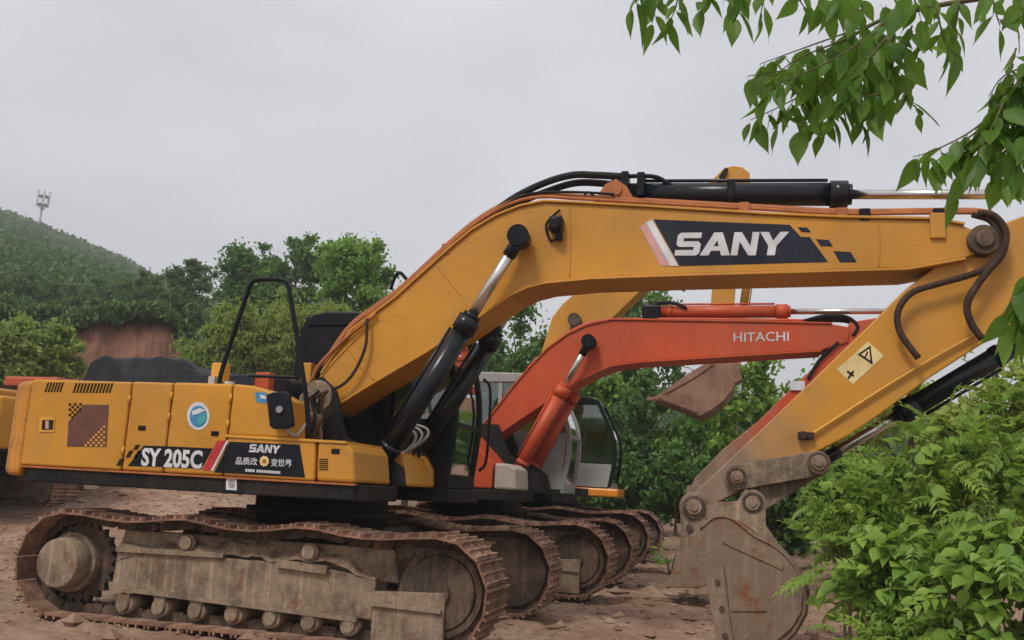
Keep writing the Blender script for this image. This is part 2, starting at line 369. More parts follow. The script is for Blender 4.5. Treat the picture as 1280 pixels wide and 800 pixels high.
# ------------------------------------------------------------------ excavator running gear (local coordinates, +x forward, camera side is -y)
WX, WZ, PR = 1.64, .462, .405
def track_line(n=47, sag=.034):
    top = []
    for k in range(81):
        x = -WX+2*WX*k/80; u = x/WX
        z = WZ+PR-sag*(1-np.cos(2*np.pi*(abs(u)-.33)/.66))/2*(1.15 if abs(u) < .33 else 1) if abs(u) > .0 else WZ+PR-sag*1.1
        z = z+.012*math.exp(-((abs(x)-.55)/.22)**2)
        top.append((x, z))
    p = top+circ(WX, WZ, PR, 90, -90, 24)[1:]+[(WX-2*WX*k/40, WZ-PR) for k in range(1, 41)]+circ(-WX, WZ, PR, 270, 90, 24)[1:-1]
    p = np.array(p+[p[0]]); seg = np.linalg.norm(np.diff(p, axis=0), axis=1); cum = np.r_[0, np.cumsum(seg)]
    out = []
    for i in range(n):
        s = (i+.37)/n*cum[-1]; f = lambda s: np.array([np.interp(s % cum[-1], cum, p[:, 0]), np.interp(s % cum[-1], cum, p[:, 1])])
        d = f(s+.05)-f(s-.05); out.append((f(s), math.atan2(d[1], d[0])))
    return out, cum[-1]/n
def shoe_mesh(pitch, mat):
    b = MB(); h = pitch*.499; w = .3
    b.box(-h, h, -w, w, 0, .016)
    for g, hh in ((-h+.012, .030), (-.005, .026), (h-.026, .026)):
        b.add([(g-.012,-w,.0161),(g+.014,-w,.0161),(g+.014,w,.0161),(g-.012,w,.0161),(g-.005,-w,.016+hh),(g+.006,-w,.016+hh),(g+.006,w,.016+hh),(g-.005,w,.016+hh)],
              [(4,5,6,7),(0,1,5,4),(1,2,6,5),(2,3,7,6),(3,0,4,7)])
    for bx in (-.055, .035):
        for by in (-.09, .09): b.box(bx-.013, bx+.013, by-.013, by+.013, .0162, .030)
    me = bpy.data.meshes.new('track_shoe'); me.from_pydata(b.v, [], b.f); me.materials.append(MAT[mat]); return me
_t = MAT['shoe_rust'].node_tree; _b = _t.nodes['Principled BSDF']; _src = _b.inputs['Base Color'].links[0].from_socket
_oi = _t.nodes.new('ShaderNodeObjectInfo'); _hs = _t.nodes.new('ShaderNodeHueSaturation'); _mr = _t.nodes.new('ShaderNodeMapRange'); _mr.inputs['To Min'].default_value = .72; _mr.inputs['To Max'].default_value = 1.22
_t.links.new(_oi.outputs['Random'], _mr.inputs['Value']); _t.links.new(_mr.outputs[0], _hs.inputs['Value']); _t.links.new(_src, _hs.inputs['Color']); _t.links.new(_hs.outputs[0], _b.inputs['Base Color'])
SHOE = {}
def undercarriage(root, detail=True, mats=('shoe_rust', 'mud_dark', 'mud_steel')):
    path, pitch = track_line()
    if mats[0] not in SHOE: SHOE[mats[0]] = shoe_mesh(pitch, mats[0])
    for side in (-1, 1):
        yc = side*1.19
        b = MB()
        for (q, a) in path:           # chain links: two per shoe
            ca, sa = math.cos(a), math.sin(a)
            for dy in (-.085, .055):
                h = pitch*.5; pts = [(-h, -.078), (h*.55, -.078), (h, -.05), (h, -.004), (-h*.9, -.004)]
                b.prism([(q[0]+x*ca-z*sa, q[1]+x*sa+z*ca) for x, z in pts], yc+dy, yc+dy+.03+random.uniform(0, .002))
            if True: b.cyl((q[0]+.5*pitch*ca+.04*sa, yc-.07, q[1]+.5*pitch*sa-.04*ca), (q[0]+.5*pitch*ca+.04*sa, yc+.07, q[1]+.5*pitch*sa-.04*ca), .024, n=6)
        ch = b.build('track_chain', mats[1], root)
        for (q, a) in path:
            o = link('track_shoe', SHOE[mats[0]], ch)
            o.location = (q[0], yc+random.uniform(-.004, .004), q[1]); o.rotation_euler = (0, -a+random.uniform(-.02, .02), 0)
        out = yc+side*.155            # outer face of the frame
        b = MB(); f0, f1 = sorted((yc-side*.13, out))
        b.prism([(-1.22, .30), (1.12, .22), (1.12, .54), (.45, .60), (-.55, .60), (-1.20, .66)], f0, f1)
        b.prism([(-1.28, .50), (1.28, .50), (1.22, .76), (-1.22, .76)], yc-.06, yc+.06)
        fr = b.build('track_frame', mats[2], root, bev=.015)
        b = MB(); g0, g1 = sorted((out-side*.05, out+side*.018))
        b.prism([(1.12, .07), (1.70, .07), (1.70, .47), (1.12, .44)], g0, g1)
        b.build('idler_guard', mats[2], fr, bev=.008)
        b = MB(); b.prism([(1.10, .335), (1.68, .32), (1.68, .35), (1.10, .365)], *sorted((out+side*.02, out+side*.045))); b.build('rib', mats[2], fr)
        b = MB(); b.prism([(-1.2, .585), (-.2, .60), (-.2, .64), (-1.2, .625)], *sorted((out-side*.02, out+side*.03))); b.build('ledge', mats[2], fr)
        b = MB(); b.prism([(.28, .565), (.72, .54), (.72, .60), (.28, .625)], *sorted((out-side*.02, out+side*.04))); b.build('ledge', mats[2], fr)
        b = MB(); b.prism([(-1.2, .275), (1.0, .20), (1.0, .235), (-1.2, .31)], *sorted((out-side*.02, out+side*.03))); b.build('ledge', mats[2], fr)
        # idler, sprocket with final drive
        b = MB(); b.cyl((WX, yc-.12, WZ), (WX, yc+.12, WZ), .335, n=40)
        b.cyl((WX, yc+side*.12, WZ), (WX, yc+side*.135, WZ), .29, .27, n=40); b.cyl((WX, yc+side*.13, WZ), (WX, yc+side*.165, WZ), .085, n=20)
        b.build('idler', mats[1], root)
        b = MB(); n = 23; prof = []
        for k in range(n*2): prof.append((-WX+(.35 if k % 2 else .30)*math.cos(math.pi*k/n), WZ+(.35 if k % 2 else .30)*math.sin(math.pi*k/n)))
        b.prism(prof, yc-.03, yc+.03); sp = b.build('sprocket', mats[1], root)
        b = MB(); fx_ = -WX-.04; b.cyl((fx_, yc-side*.2, WZ), (fx_, yc+side*.12, WZ), .25, n=36); b.cyl((fx_, yc+side*.12, WZ), (fx_, yc+side*.28, WZ), .222, .200, n=36); b.build('final_drive', mats[2], root, bev=.012)
        for k in range(7):
            x = -1.08+k*.335
            b = MB(); b.cyl((x, yc-.15, .165), (x, yc+.15, .165), .078, n=16); b.cyl((x, yc+side*.15, .165), (x, yc+side*.18, .165), .05, n=12); b.box(x-.05, x+.05, *sorted((yc+side*.12, yc+side*.165)), .17, .25); b.build('track_roller', mats[2], root)
        for x in (-.55, .55):
            b = MB(); b.cyl((x, yc-.12, .70), (x, yc+side*.17+.0, .70), .068, n=18); b.cyl((x, yc+side*.17, .70), (x, yc+side*.20, .70), .055, n=16); b.box(x-.05, x+.05, yc-.05, yc+.05, .55, .70); b.build('carrier_roller', mats[2], root)
        if detail:   # caked soil lying on the frame ledge
            b = MB(); nx_, ny_ = 90, 10; V = []
            for i_ in range(nx_+1):
                for j_ in range(ny_+1):
                    x = -1.17+2.2*i_/nx_; w_ = j_/ny_; y = out+side*.012-side*.30*w_
                    edge = math.sin(math.pi*min(1, max(0, .12+w_*.8)))*min(1, (x+1.19)/.15, (1.05-x)/.2)
                    hh = .135+.06*float(fbm(np.array(x*4.+side), np.array(w_*2.), 4))+.03*float(fbm(np.array(x*16.), np.array(w_*7.), 2))
                    V.append((x+random.uniform(-.006, .006), y+random.uniform(-.008, .008), .575-.07*max(0, abs(x)-.45)+max(0, hh*edge)))
            b.add(V, [(i_*(ny_+1)+j_, (i_+1)*(ny_+1)+j_, (i_+1)*(ny_+1)+j_+1, i_*(ny_+1)+j_+1) for i_ in range(nx_) for j_ in range(ny_)], False)
            tag(b.build('caked_soil', 'soil_cake', fr), kind='stuff')
    b = MB(); b.prism([(-.75, .42), (.75, .42), (.85, .6), (.6, .86), (-.6, .86), (-.85, .6)], -.9, .9)
    for sx in (-1, 1):
        for sy in (-1, 1): b.slab([(sx*.35, sy*.55), (sx*.75, sy*.55), (sx*1.15, sy*1.05), (sx*.75, sy*1.05)], .43, .70)
    b.build('car_body', mats[1], root, bev=.02)
    b = MB(); b.cyl((0, 0, .82), (0, 0, 1.12), .62, n=40); b.cyl((0, 0, .93), (0, 0, 1.0), .70, n=40); b.build('slewing_ring', 'skirt_black', root)

def ram(root, p0, p1, split, r, rodr, barrel='black_gloss', name='boom_cylinder', off=(0,0,0), eye=.09, eyemat=None):
    p0, p1 = np.array(p0), np.array(p1); d = p1-p0; g = p0+d*split; u = d/np.linalg.norm(d)
    b = MB(); b.cyl(p0, g, r, n=22); b.cyl(g-u*.10, g+u*.05, r*1.18, n=22); b.cyl(g+u*.05, g+u*.085, r*.9, n=22)
    b.cyl(p0+u*.18, p0+u*.24, r*1.12, n=22)
    b.cyl(p0-np.array((0, r*.95, 0)), p0+np.array((0, r*.95, 0)), r*1.15, n=18)
    q = np.cross(u, (0, 1, 0)); b.tube([p0+u*.25+q*r*1.25, g-u*.12+q*r*1.25], r*.16, sub=1)
    o = b.build(name, barrel, root, off)
    b = MB(); b.cyl(g, p1, rodr, n=18); b.build('rod', 'chrome', o, off)
    b = MB(); b.cyl(p1-np.array((0, .085, 0)), p1+np.array((0, .085, 0)), eye, n=20); b.cyl(p1-u*.2, p1-u*.04, rodr*1.25, n=18); b.build('rod_eye', eyemat or barrel, o, off)
    return o

def cab(root, x0, x1, y0, y1, z0, z1, frame, lower, off=(0,0,0), rake=.12, nose=.10, seatcol='seat_cloth', roof=None, panel=.62):
    """operator cab: floor, lower panels, posts, roof, panes, seat; front windscreen faces +x"""
    zw = z0+panel; p = .065
    b = MB(); b.box(x0+.02, x1-.02, y0+.02, y1-.02, z0-.10, z0+.06); b.build('cab_floor', 'skirt_black', root, off)
    # side profile helper: front post bows forward in the middle
    def fx(z):
        u = (z-z0)/(z1-z0); return x1-rake*max(0, (u-.45)/.55)**1.6+nose*math.sin(min(1, u/.8)*math.pi)*.6
    rx = lambda z: x0+.12*max(0, (z-(z0+1.15))/(z1-z0-1.15))**2
    zs = np.linspace(z0, z1-.05, 10)
    for y in (y0, y1):
        s = 1 if y == y0 else -1
        ya, yb = sorted((y, y+s*p))
        b = MB()
        b.prism([(fx(z), z) for z in zs]+[(fx(z)-p*1.1, z) for z in zs[::-1]], ya, yb)          # front post
        b.prism([(rx(z), z) for z in zs]+[(rx(z)+p*1.5, z) for z in zs[::-1]], ya+.002, yb-.002) # rear post
        xm = x0+(x1-x0)*.42
        b.prism([(xm, z0), (xm+p, z0), (xm+p-.02, z1-.05), (xm-.02, z1-.05)], ya+.003, yb-.003)
        b.build('cab_post', frame, root, off, bev=.012)
        b = MB(); b.prism([(x0+.03, z0), (fx(z0)-.05, z0), (fx(zw)-.05, zw), (x0+.03, zw)], *sorted((y+s*.010, y+s*.05))); b.build('side_panel', lower, root, off, bev=.008)
        b = MB(); zz = np.linspace(zw, z1-.06, 6)
        b.prism([(rx(z)+.05, z) for z in zz]+[(fx(z)-.04, z) for z in zz[::-1]], *sorted((y+s*.028, y+s*.034))); b.build('side_window', 'glass', root, off)
    zz = np.linspace(zw-.02, z1-.08, 8); zl = np.linspace(z0+.08, zw-.06, 5)
    for nm, zl_ in (('windscreen', zz), ('lower_windscreen', zl)):
        b = MB(); b.strip([(fx(z)-.03, z) for z in zl_], y0+p, y1-p, .006); b.build(nm, 'glass', root, off)
    b = MB(); b.box(fx(zw)-.06, fx(zw)+.0, y0+p, y1-p, zw-.06, zw-.02); b.build('windscreen_rail', frame, root, off)
    b = MB(); b.box(fx(z0)-.05, fx(z0)+.012, y0+.01, y1-.01, z0-.05, z0+.09); b.build('front_sill', lower, root, off, bev=.01)
    b = MB(); b.box(x0+.01, x0+.05, y0+p, y1-p, z0, zw+.2); b.build('rear_panel', lower, root, off)
    b = MB(); b.box(x0+.03, x0+.036, y0+p, y1-p, zw+.2, z1-.1); b.build('rear_window', 'glass', root, off)
    b = MB(); xr0, xr1 = rx(z1), fx(z1-.05)
    b.prism([(xr0-.02, z1-.16), (xr1+.02, z1-.13), (xr1-.03, z1-.03), (xr1-.2, z1), (xr0+.2, z1+.005), (xr0+.04, z1-.03)], y0-.012, y1+.012); b.build('cab_roof', roof or frame, root, off, bev=.02)
    xs = x0+.45
    b = MB(); b.box(xs-.25, xs+.28, (y0+y1)/2-.25, (y0+y1)/2+.25, z0+.28, z0+.46); b.box(xs-.3, xs-.12, (y0+y1)/2-.25, (y0+y1)/2+.25, z0+.46, z0+1.1); b.box(xs-.27, xs-.15, (y0+y1)/2-.13, (y0+y1)/2+.13, z0+1.1, z0+1.3)
    b.box(xs-.2, xs+.2, (y0+y1)/2-.2, (y0+y1)/2+.2, z0+.05, z0+.28); b.build('seat', seatcol, root, off, bev=.04, seg=3)
    b = MB(); b.box(xs-.1, xs+.45, y0+.1, y0+.22, z0+.06, z0+.62); b.box(xs-.1, xs+.45, y1-.22, y1-.1, z0+.06, z0+.62); b.build('console', 'black_paint', root, off, bev=.02)

# ------------------------------------------------------------------ 1: big yellow excavator in front
EX = thing('excavator', (0, 0, 0), 'large yellow excavator with long SANY boom and black cab, standing foremost of the row', 'excavator')
undercarriage(EX)
HY = -1.36
# slewing platform
b = MB(); b.slab([(-2.2, -1.345), (.86, -1.345), (.95, -1.22), (.95, -.55), (.5, -.5), (.5, .42), (1.10, .44), (1.16, .5), (1.16, 1.345), (-2.2, 1.345), (-2.6, 1.0), (-2.6, -1.0)], 1.115, 1.245)
b.build('platform', 'skirt_black', EX, bev=.012)
# counterweight
plan = [(-2.285, -1.352), (-2.42, -1.31), (-2.56, -1.20), (-2.66, -1.0), (-2.735, -.6), (-2.76, 0), (-2.735, .6), (-2.66, 1.0), (-2.56, 1.20), (-2.42, 1.31), (-2.285, 1.352)]
b = MB(); b.slab(plan, 1.16, 2.005); b.build('counterweight', 'yellow_muddy', EX, bev=.055, seg=3)
# inner body
b = MB(); b.box(-2.28, -.30, -1.30, 1.33, 1.247, 1.97); b.box(-.32, .18, -1.30, -1.05, 1.247, 1.85); b.box(-.32, -.1, -1.05, .40, 1.247, 1.60); b.box(-.7, -.3, .42, 1.33, 1.247, 1.9)
b.build('engine_bay', 'seam_dark', EX)
def door(x0, x1, z0, z1, name='side_door', y=HY, th=.07, prof=None, mat='yellow_paint', bev=.02):
    b = MB(); b.prism(prof or [(x0, z0), (x1, z0), (x1, z1), (x0, z1)], y, y+th); return b.build(name, mat, EX, bev=bev, seg=3)
D1 = door(-2.277, -1.262, 1.255, 2.012)
D2 = door(-1.250, -.858, 1.255, 2.016)
D3 = door(-.846, -.292, 1.255, 2.020)
UB = door(0, 0, 0, 0, 'tool_locker', th=.34, prof=[(-.280, 1.592), (.265, 1.592), (.235, 1.90), (.12, 1.955), (-.10, 2.01), (-.280, 2.022)])
LB = door(0, 0, 0, 0, 'step_locker', prof=[(-.285, 1.255), (.535, 1.255), (.515, 1.580), (-.285, 1.580)], th=.8)
FB = door(0, 0, 0, 0, 'step_locker', prof=[(.552, 1.255), (.888, 1.255), (.850, 1.50), (.80, 1.568), (.532, 1.580)], th=.8, bev=.03)
b = MB(); b.prism([(-.30, 1.575), (.79, 1.565), (.79, 1.585), (-.30, 1.597)], HY-.012, HY+.78); b.build('step_plate', 'yellow_pale', EX)
b = MB(); b.box(-2.277, .888, HY-.006, HY+.05, 1.236, 1.252); b.build('sill_rail', 'orange_rust', EX)
b = MB(); b.box(-2.27, -.30, HY+.072, 1.29, 1.97, 1.998); b.build('deck', 'yellow_pale', EX)
# raised engine cover wrapped in a dark sheet
b = MB(); nx, ny = 40, 22
V = []; F = []
for i in range(nx+1):
    for j in range(ny+1):
        u, w = i/nx, j/ny; x = -2.25+2.06*u; y = -.80+1.5*w
        e = min(u/.035, (1-u)/.05, w/.07, (1-w)/.07, 1); e = math.sin(max(0, e)*math.pi/2)
        h = (.325-.13*sstep(.40, .60, u)+.022*float(fbm(np.array(u*14.), np.array(w*9.), 3))+.012*abs(math.sin(u*19)))
        V.append((x+.02*float(fbm(np.array(u*11.), np.array(w*17.+3), 2))*e, y+.035*float(fbm(np.array(u*13.+5), np.array(w*6.), 2)), 1.985+e*h))
F = [(i*(ny+1)+j, (i+1)*(ny+1)+j, (i+1)*(ny+1)+j+1, i*(ny+1)+j+1) for i in range(nx) for j in range(ny)]
b.add(V, F, True); o = b.build('hood_sheet', 'tarp', EX); o['label'] = 'black sheet wrapped over the raised engine cover'
# exhaust stub, bracket and lamp behind the lockers
b = MB(); q = at(274, 478, -1.05); b.box(q[0]-.075, q[0]+.055, -1.08, -.98, 1.99, q[2]+.17); b.prism([(q[0]+.055, 1.99), (q[0]+.14, 1.99), (q[0]+.055, 2.08)], -1.07, -1.0); b.build('bracket', 'yellow_pale', EX, bev=.008)
q = at(330, 482, -.9); q1_ = at(330, 466, -.9); b = MB(); b.box(q[0]-.07, q[0]+.07, -.95, -.85, 1.95, q1_[2]); b.build('lamp_post', 'red_paint', EX, bev=.01)
b = MB(); b.box(q[0]-.25, q[0]+.2, -.98, -.5, 1.6, 1.955); b.build('battery_box', 'mud_dark', EX, bev=.02)
b = MB(); b.cyl((-.45, -1.15, 2.0), (-.45, -1.15, 2.06), .05); b.build('filler_cap', 'beige_box', EX); MB().box(-.62, -.56, -1.2, -1.1, 2.0, 2.10).build('lug', 'beige_box', EX)
for (x, z_) in ((-1.256, 1.42), (-1.256, 1.86), (-.852, 1.72), (-.852, 1.90), (-.288, 1.68), (-.288, 1.9)):
    b = MB(); b.cyl((x, HY-.006, z_-.035), (x, HY-.006, z_+.035), .011, n=8); b.build('hinge', 'yellow_pale', EX)
for par, x, z_ in ((D2, -1.10, 1.62), (D3, -.40, 1.60), (UB, .16, 1.72), (FB, .70, 1.50)):
    b = MB(); b.box(x-.035, x+.035, HY-.008, HY+.01, z_-.02, z_+.02); b.cyl((x, HY-.014, z_), (x, HY, z_), .012, n=10); b.build('latch', 'black_paint', par, bev=.003)
# hand rail
b = MB(); b.tube([(-.50, -1.22, 1.99), (-.475, -1.22, 2.2), (-.33, -1.22, 2.80), (-.305, -1.22, 2.90), (-.26, -1.22, 2.945), (-.20, -1.22, 2.955), (-.05, -1.22, 2.955), (.02, -1.22, 2.945), (.06, -1.22, 2.90), (.10, -1.22, 2.78), (.33, -1.23, 1.95), (.40, -1.25, 1.60)], .021, n=10)
q0, q1 = at(312, 470, -1.2), at(372, 472, -1.2); b.tube([q0, (q0+q1)/2, q1], .014)
b.build('hand_rail', 'black_paint', EX)
# mirror on its stalk
b = MB(); b.prism(xz([(336, 494), (344, 491), (361, 490), (365, 494), (370, 532), (367, 535), (345, 537), (340, 533)], -1.42), -1.47, -1.425); mo = b.build('mirror', 'black_paint', EX, bev=.012)
b = MB(); q = at(350, 512, -1.48); b.cyl((q[0], -1.475, q[2]), (q[0], -1.50, q[2]), .028); b.tube([(q[0]+.02, -1.43, q[2]-.12), (q[0]+.12, -1.40, q[2]-.2), (.36, -1.24, 1.72)], .012); b.build('mirror_mount', 'grey_steel', mo)
# louvres, grille, handle of the rear side door
def slashes(x0, x1, y0, y1, n):
    b = MB()
    for k in range(n):
        a = x0+(x1-x0)*(k+.15)/n; w = (x1-x0)/n*.5
        b.prism(xz([(a, y1), (a+w, y1), (a+w+4, y0), (a+4, y0)], HY-.003), HY-.004, HY+.01)
    return b.build('louvre_slots', 'seam_dark', D1)
slashes(55, 77, 478, 490, 6); slashes(90, 139, 479, 491, 12)
decal([(104, 506), (136, 506), (133, 558), (84, 558), (86, 527)], HY-.001, 'grille_brown', D1, 'grille', thick=.004)
b = MB()
def checks(x0, y0, x1, y1, keep, s=3.3):
    k = 0
    for iy in range(int((y1-y0)/s)):
        for ix in range(int((x1-x0)/s)):
            cx, cy = x0+ix*s, y0+iy*s
            if (ix+iy) % 2 == 0 and keep(cx, cy): b.prism(xz([(cx, cy), (cx+s*.85, cy), (cx+s*.85, cy+s*.85), (cx, cy+s*.85)], HY-.002), HY-.005, HY+.01)
checks(86, 504, 104, 526, lambda x, y: (x-86)+(y-504) < 20); b.build('grille_corner', 'seam_dark', D1)
b = MB()
for iy in range(9):
    for ix in range(8):
        cx, cy = 106+ix*3.3, 529+iy*3.3
        if (ix+iy) % 2 == 0 and (cx-106)+(cy-529) > 24: b.prism(xz([(cx, cy), (cx+2.5, cy), (cx+2.5, cy+2.5), (cx, cy+2.5)], HY-.006), HY-.0085, HY-.004)
b.build('grille_corner', 'yellow_pale', D1)
decal([(50, 521), (69, 521), (68, 540), (49, 540)], HY-.001, 'yellow_pale', D1, 'latch_plate', thick=.006)
decal([(53, 525), (67, 525), (66, 537), (52, 537)], HY-.008, 'seam_dark', D1, 'latch_recess', thick=.002)
decal([(57, 526), (61, 526), (61, 536), (57, 536)], HY-.0105, 'decal_pink', D1, 'latch', thick=.003)
# side decals
decal([(180, 557), (213, 558), (212, 583.5), (160, 582.5)], HY-.0005, 'decal_dark', D2)
decal([(213.5, 558), (266, 560.5), (252, 586), (212.5, 584)], HY-.0005, 'decal_dark', D3)
for pts in ([(170, 556), (175.5, 556), (172, 562), (166.5, 562)], [(162, 563), (167, 563), (162, 572), (157, 572)], [(150, 573.5), (156, 573.5), (151, 582), (145.5, 582)], [(177, 563), (171, 572), (167, 572), (173, 563)]):
    decal(pts, HY-.0005, 'seam_dark', D2 if pts[0][0] > 160 else D2, 'decal_square')
decal([(272, 551), (283, 550.5), (263, 588), (253.5, 587)], HY-.0035, 'decal_red', LB)
decal([(283.5, 550.5), (286, 550.5), (266.5, 588.5), (263.6, 588)], HY-.0035, 'decal_white', LB)
decal([(287.5, 552), (374.5, 556), (381.5, 597), (268, 590.5)], HY-.0005, 'decal_dark', LB)
lettering('SY 205C', ((176, 582.5), (252, 586.5), (178, 559.5)), HY-.006, 'decal_white', D3, bold=.035, name='lettering')
block_letters(((311, 565), (349, 567), (313, 555)), HY-.0055, 'decal_white', LB)
def emblem_bits():
    b = MB()
    lettering('品质改', ((294.5, 580.5), (321.5, 581.8), (295, 571)), HY-.0055, 'decal_white', LB, bold=.01, name='slogan'); lettering('变世界', ((338.5, 582.8), (364.5, 584.2), (339, 573)), HY-.0055, 'decal_white', LB, bold=.01, name='slogan')
    for k, (x, w) in enumerate(() and ((295, 5), (302, 6), (309.5, 5.5), (318, 4), (339, 5), (345.5, 7), (354, 4.5), (360, 4))):
        for (dy, hh, ww) in ((571, 2.2, w), (575, 1.8, w*.8), (578.6, 2.4, w)):
            dy += (x-295)*.05
            b.prism(xz([(x, dy), (x+ww, dy+.2), (x+ww, dy+hh), (x, dy+hh)], HY-.004), HY-.006, HY-.003)
        b.prism(xz([(x+w*.4, 570.5+(x-295)*.05), (x+w*.62, 570.5+(x-295)*.05), (x+w*.62, 581+(x-295)*.05), (x+w*.4, 581+(x-295)*.05)], HY-.006), HY-.0075, HY-.005)
    b = MB()
    for x in list(range(307, 317, 3))+list(range(321, 351, 3)):
        y = 586+(x-307)*.07; b.prism(xz([(x, y), (x+2.2, y+.1), (x+2.2, y+3.6), (x, y+3.4)], HY-.004), HY-.006, HY-.003)
    tag(b.build('slogan', 'decal_white', LB), kind='stuff')
    cx, cy = 330.5, 576.5
    pts = [(cx+math.cos(R(a))*(6.3 if k % 2 else 5.4), cy+math.sin(R(a))*(7 if k % 2 else 6)) for k, a in enumerate(range(0, 360, 20))]
    decal(pts, HY-.007, 'decal_cream', LB, 'emblem')
    decal([(cx+math.cos(R(a))*2.4, cy+math.sin(R(a))*2.7) for a in range(0, 360, 30)], HY-.0105, 'orange_rust', LB, 'emblem')
emblem_bits()
def disc(cx, cy, rx, ry, Y, mat, parent, name, n=28): return decal([(cx+rx*math.cos(2*math.pi*k/n), cy+ry*math.sin(2*math.pi*k/n)) for k in range(n)], Y, mat, parent, name)
disc(248, 520, 14, 17.5, HY-.0005, 'decal_white', D3, 'sticker'); disc(248, 520.5, 10.8, 13.5, HY-.004, 'decal_blue', D3, 'sticker_emblem')
decal([(240, 514), (250, 510), (257, 513), (248, 517), (241, 519)], HY-.0075, 'decal_white', D3, 'sticker_emblem'); decal([(246, 527), (252, 519), (258, 517), (257, 526), (250, 532)], HY-.0075, 'decal_teal', D3, 'sticker_emblem')
decal([(319, 490), (333, 491), (334, 504), (321, 503)], HY-.0005, 'decal_blue', UB, 'sticker'); decal([(325, 493), (332, 495), (333, 499), (326, 498)], HY-.004, 'decal_white', UB, 'sticker')
decal([(283, 597.5), (296, 598), (296, 613), (282.5, 612)], -1.3455, 'decal_white', EX, 'plate'); disc(289.5, 605, 4, 5, -1.349, 'grey_steel', EX, 'plate_emblem')
b = MB()
for k in range(6): b.prism(xz([(399, 573+k*2.6), (410, 573.6+k*2.6), (410, 574.9+k*2.6), (399, 574.3+k*2.6)], HY-.001), HY-.003, HY+.01)
b.build('louvre_slots', 'seam_dark', FB)
# boom
BY = .262
top_px = [(403, 468), (440, 414), (495, 373), (560, 314), (590, 289), (620, 271), (650, 259), (680, 253), (715, 254.5), (800, 259), (960, 269), (1055, 273), (1167, 275), (1205, 282), (1228, 292)]
bot_px = [(413, 511), (470, 476), (535, 438), (585, 405), (610, 388), (640, 367), (660, 358), (682, 352.5), (740, 347), (850, 343), (960, 340), (1135, 335), (1207, 322), (1234, 312)]
topl = xz(top_px, -BY); botl = xz(bot_px, -BY)
foot = xz([(396, 481), (399, 506)], -BY)
b = MB(); b.prism(topl+botl[::-1]+foot[::-1], -BY, BY); BOOM = b.build('boom', 'yellow_paint', EX, bev=.012)
b = MB(); b.strip([(x, z) for x, z in topl[:-1]], -BY-.026, BY+.026, .022); b.strip([(x, z-.022) for x, z in botl[:-1]], -BY-.026, BY+.026, .022); b.build('boom_flange', 'yellow_paint', BOOM, bev=.004)
fp = at(404, 497, -BY); b = MB(); b.cyl((fp[0], -.40, fp[2]), (fp[0], .40, fp[2]), .15, n=28); b.cyl((fp[0], -.44, fp[2]), (fp[0], .44, fp[2]), .075, n=20); b.build('boom_foot', 'mud_steel', BOOM, bev=.01)
# brackets that carry boom foot and cylinders
for s in (-1, 1):
    b = MB(); y0, y1 = sorted((s*.33, s*.39)); b.prism([(-.35, 1.245), (.95, 1.245), (.92, 1.42), (.72, 1.52), (.35, 1.66), (fp[0]+.18, fp[2]+.05), (fp[0]+.02, fp[2]+.19), (fp[0]-.14, fp[2]+.1), (-.3, 1.6)], y0, y1); b.build('boom_bracket', 'skirt_black', EX, bev=.01)
b = MB(); b.prism([(.55, 1.25), (.96, 1.25), (.9, 1.52), (.75, 1.60), (.6, 1.5)], -.30, .30); b.build('cylinder_mount', 'yellow_paint', EX, bev=.03)
q = at(516, 585, .1); b = MB(); b.prism([(q[0]-.18, 1.25), (q[0]+.13, 1.25), (q[0]+.12, 1.42), (q[0]+.04, 1.55), (q[0]-.10, 1.56)], .28, .41); b.build('front_cover', 'yellow_paint', EX, bev=.03)
# boom cylinders
pe = at(650, 297, -.42); p0 = np.array([.70, 0, 1.40]); sp = .63
for s in (-1, 1):
    ram(EX, (p0[0], s*.42, p0[2]), (pe[0], s*.42, pe[2]), sp, .092, .050, 'black_gloss')
b = MB(); b.cyl((pe[0], -.50, pe[2]), (pe[0], .50, pe[2]), .062, n=18); b.cyl((pe[0], -.52, pe[2]), (pe[0], -.49, pe[2]), .10, n=22); b.build('cylinder_pin', 'black_paint', BOOM)
q = at(697, 283, -BY); b = MB(); b.box(q[0]-.06, q[0]+.06, -BY-.12, -BY, q[2]-.07, q[2]+.07); b.cyl((q[0], -BY-.12, q[2]-.01), (q[0], -BY-.16, q[2]-.01), .055); b.box(q[0]+.0, q[0]+.06, -BY-.1, -BY-.02, q[2]-.15, q[2]-.06); b.build('work_lamp', 'black_paint', BOOM, bev=.015)
def T3(pts, Y): return [at(x, y, Y if not isinstance(Y, (list, tuple)) else Y[i]) for i, (x, y) in enumerate(pts)]
# weld beads of the boom plates
for pts in ([(545, 330), (560, 350), (578, 372), (590, 400)], [(712, 258), (714, 300), (712, 346)], [(1098, 276), (1100, 305), (1098, 335)], [(430, 425), (448, 455), (468, 475)]):
    MB().tube(T3(pts, -BY-.001), .006, n=6).build('weld_bead', 'yellow_paint', BOOM)
# boom decals
BD = -BY-.0005
decal([(800, 283.5), (813, 274), (846.5, 332.5), (826, 332)], BD, 'decal_pink', BOOM, 'decal')
decal([(808, 279), (815, 274.3), (848, 332.6), (838, 332.3)], BD-.003, 'decal_white', BOOM, 'decal')
decal([(817, 274.3), (987, 281), (1001, 296), (1012, 296.3), (1035, 327.5), (849.5, 332.6)], BD, 'decal_navy', BOOM, 'decal')
decal([(1042, 314), (1063, 315), (1071, 327.6), (1050, 328)], BD, 'decal_navy', BOOM, 'decal'); decal([(997, 284), (1009, 284.6), (1014, 290.5), (1002, 290)], BD, 'decal_navy', BOOM, 'decal'); decal([(1020, 299), (1036, 300), (1041, 308), (1026, 307.6)], BD, 'decal_navy', BOOM, 'decal')
block_letters(((843, 319.5), (982, 319), (848, 291)), BD-.0055, 'decal_white', BOOM)
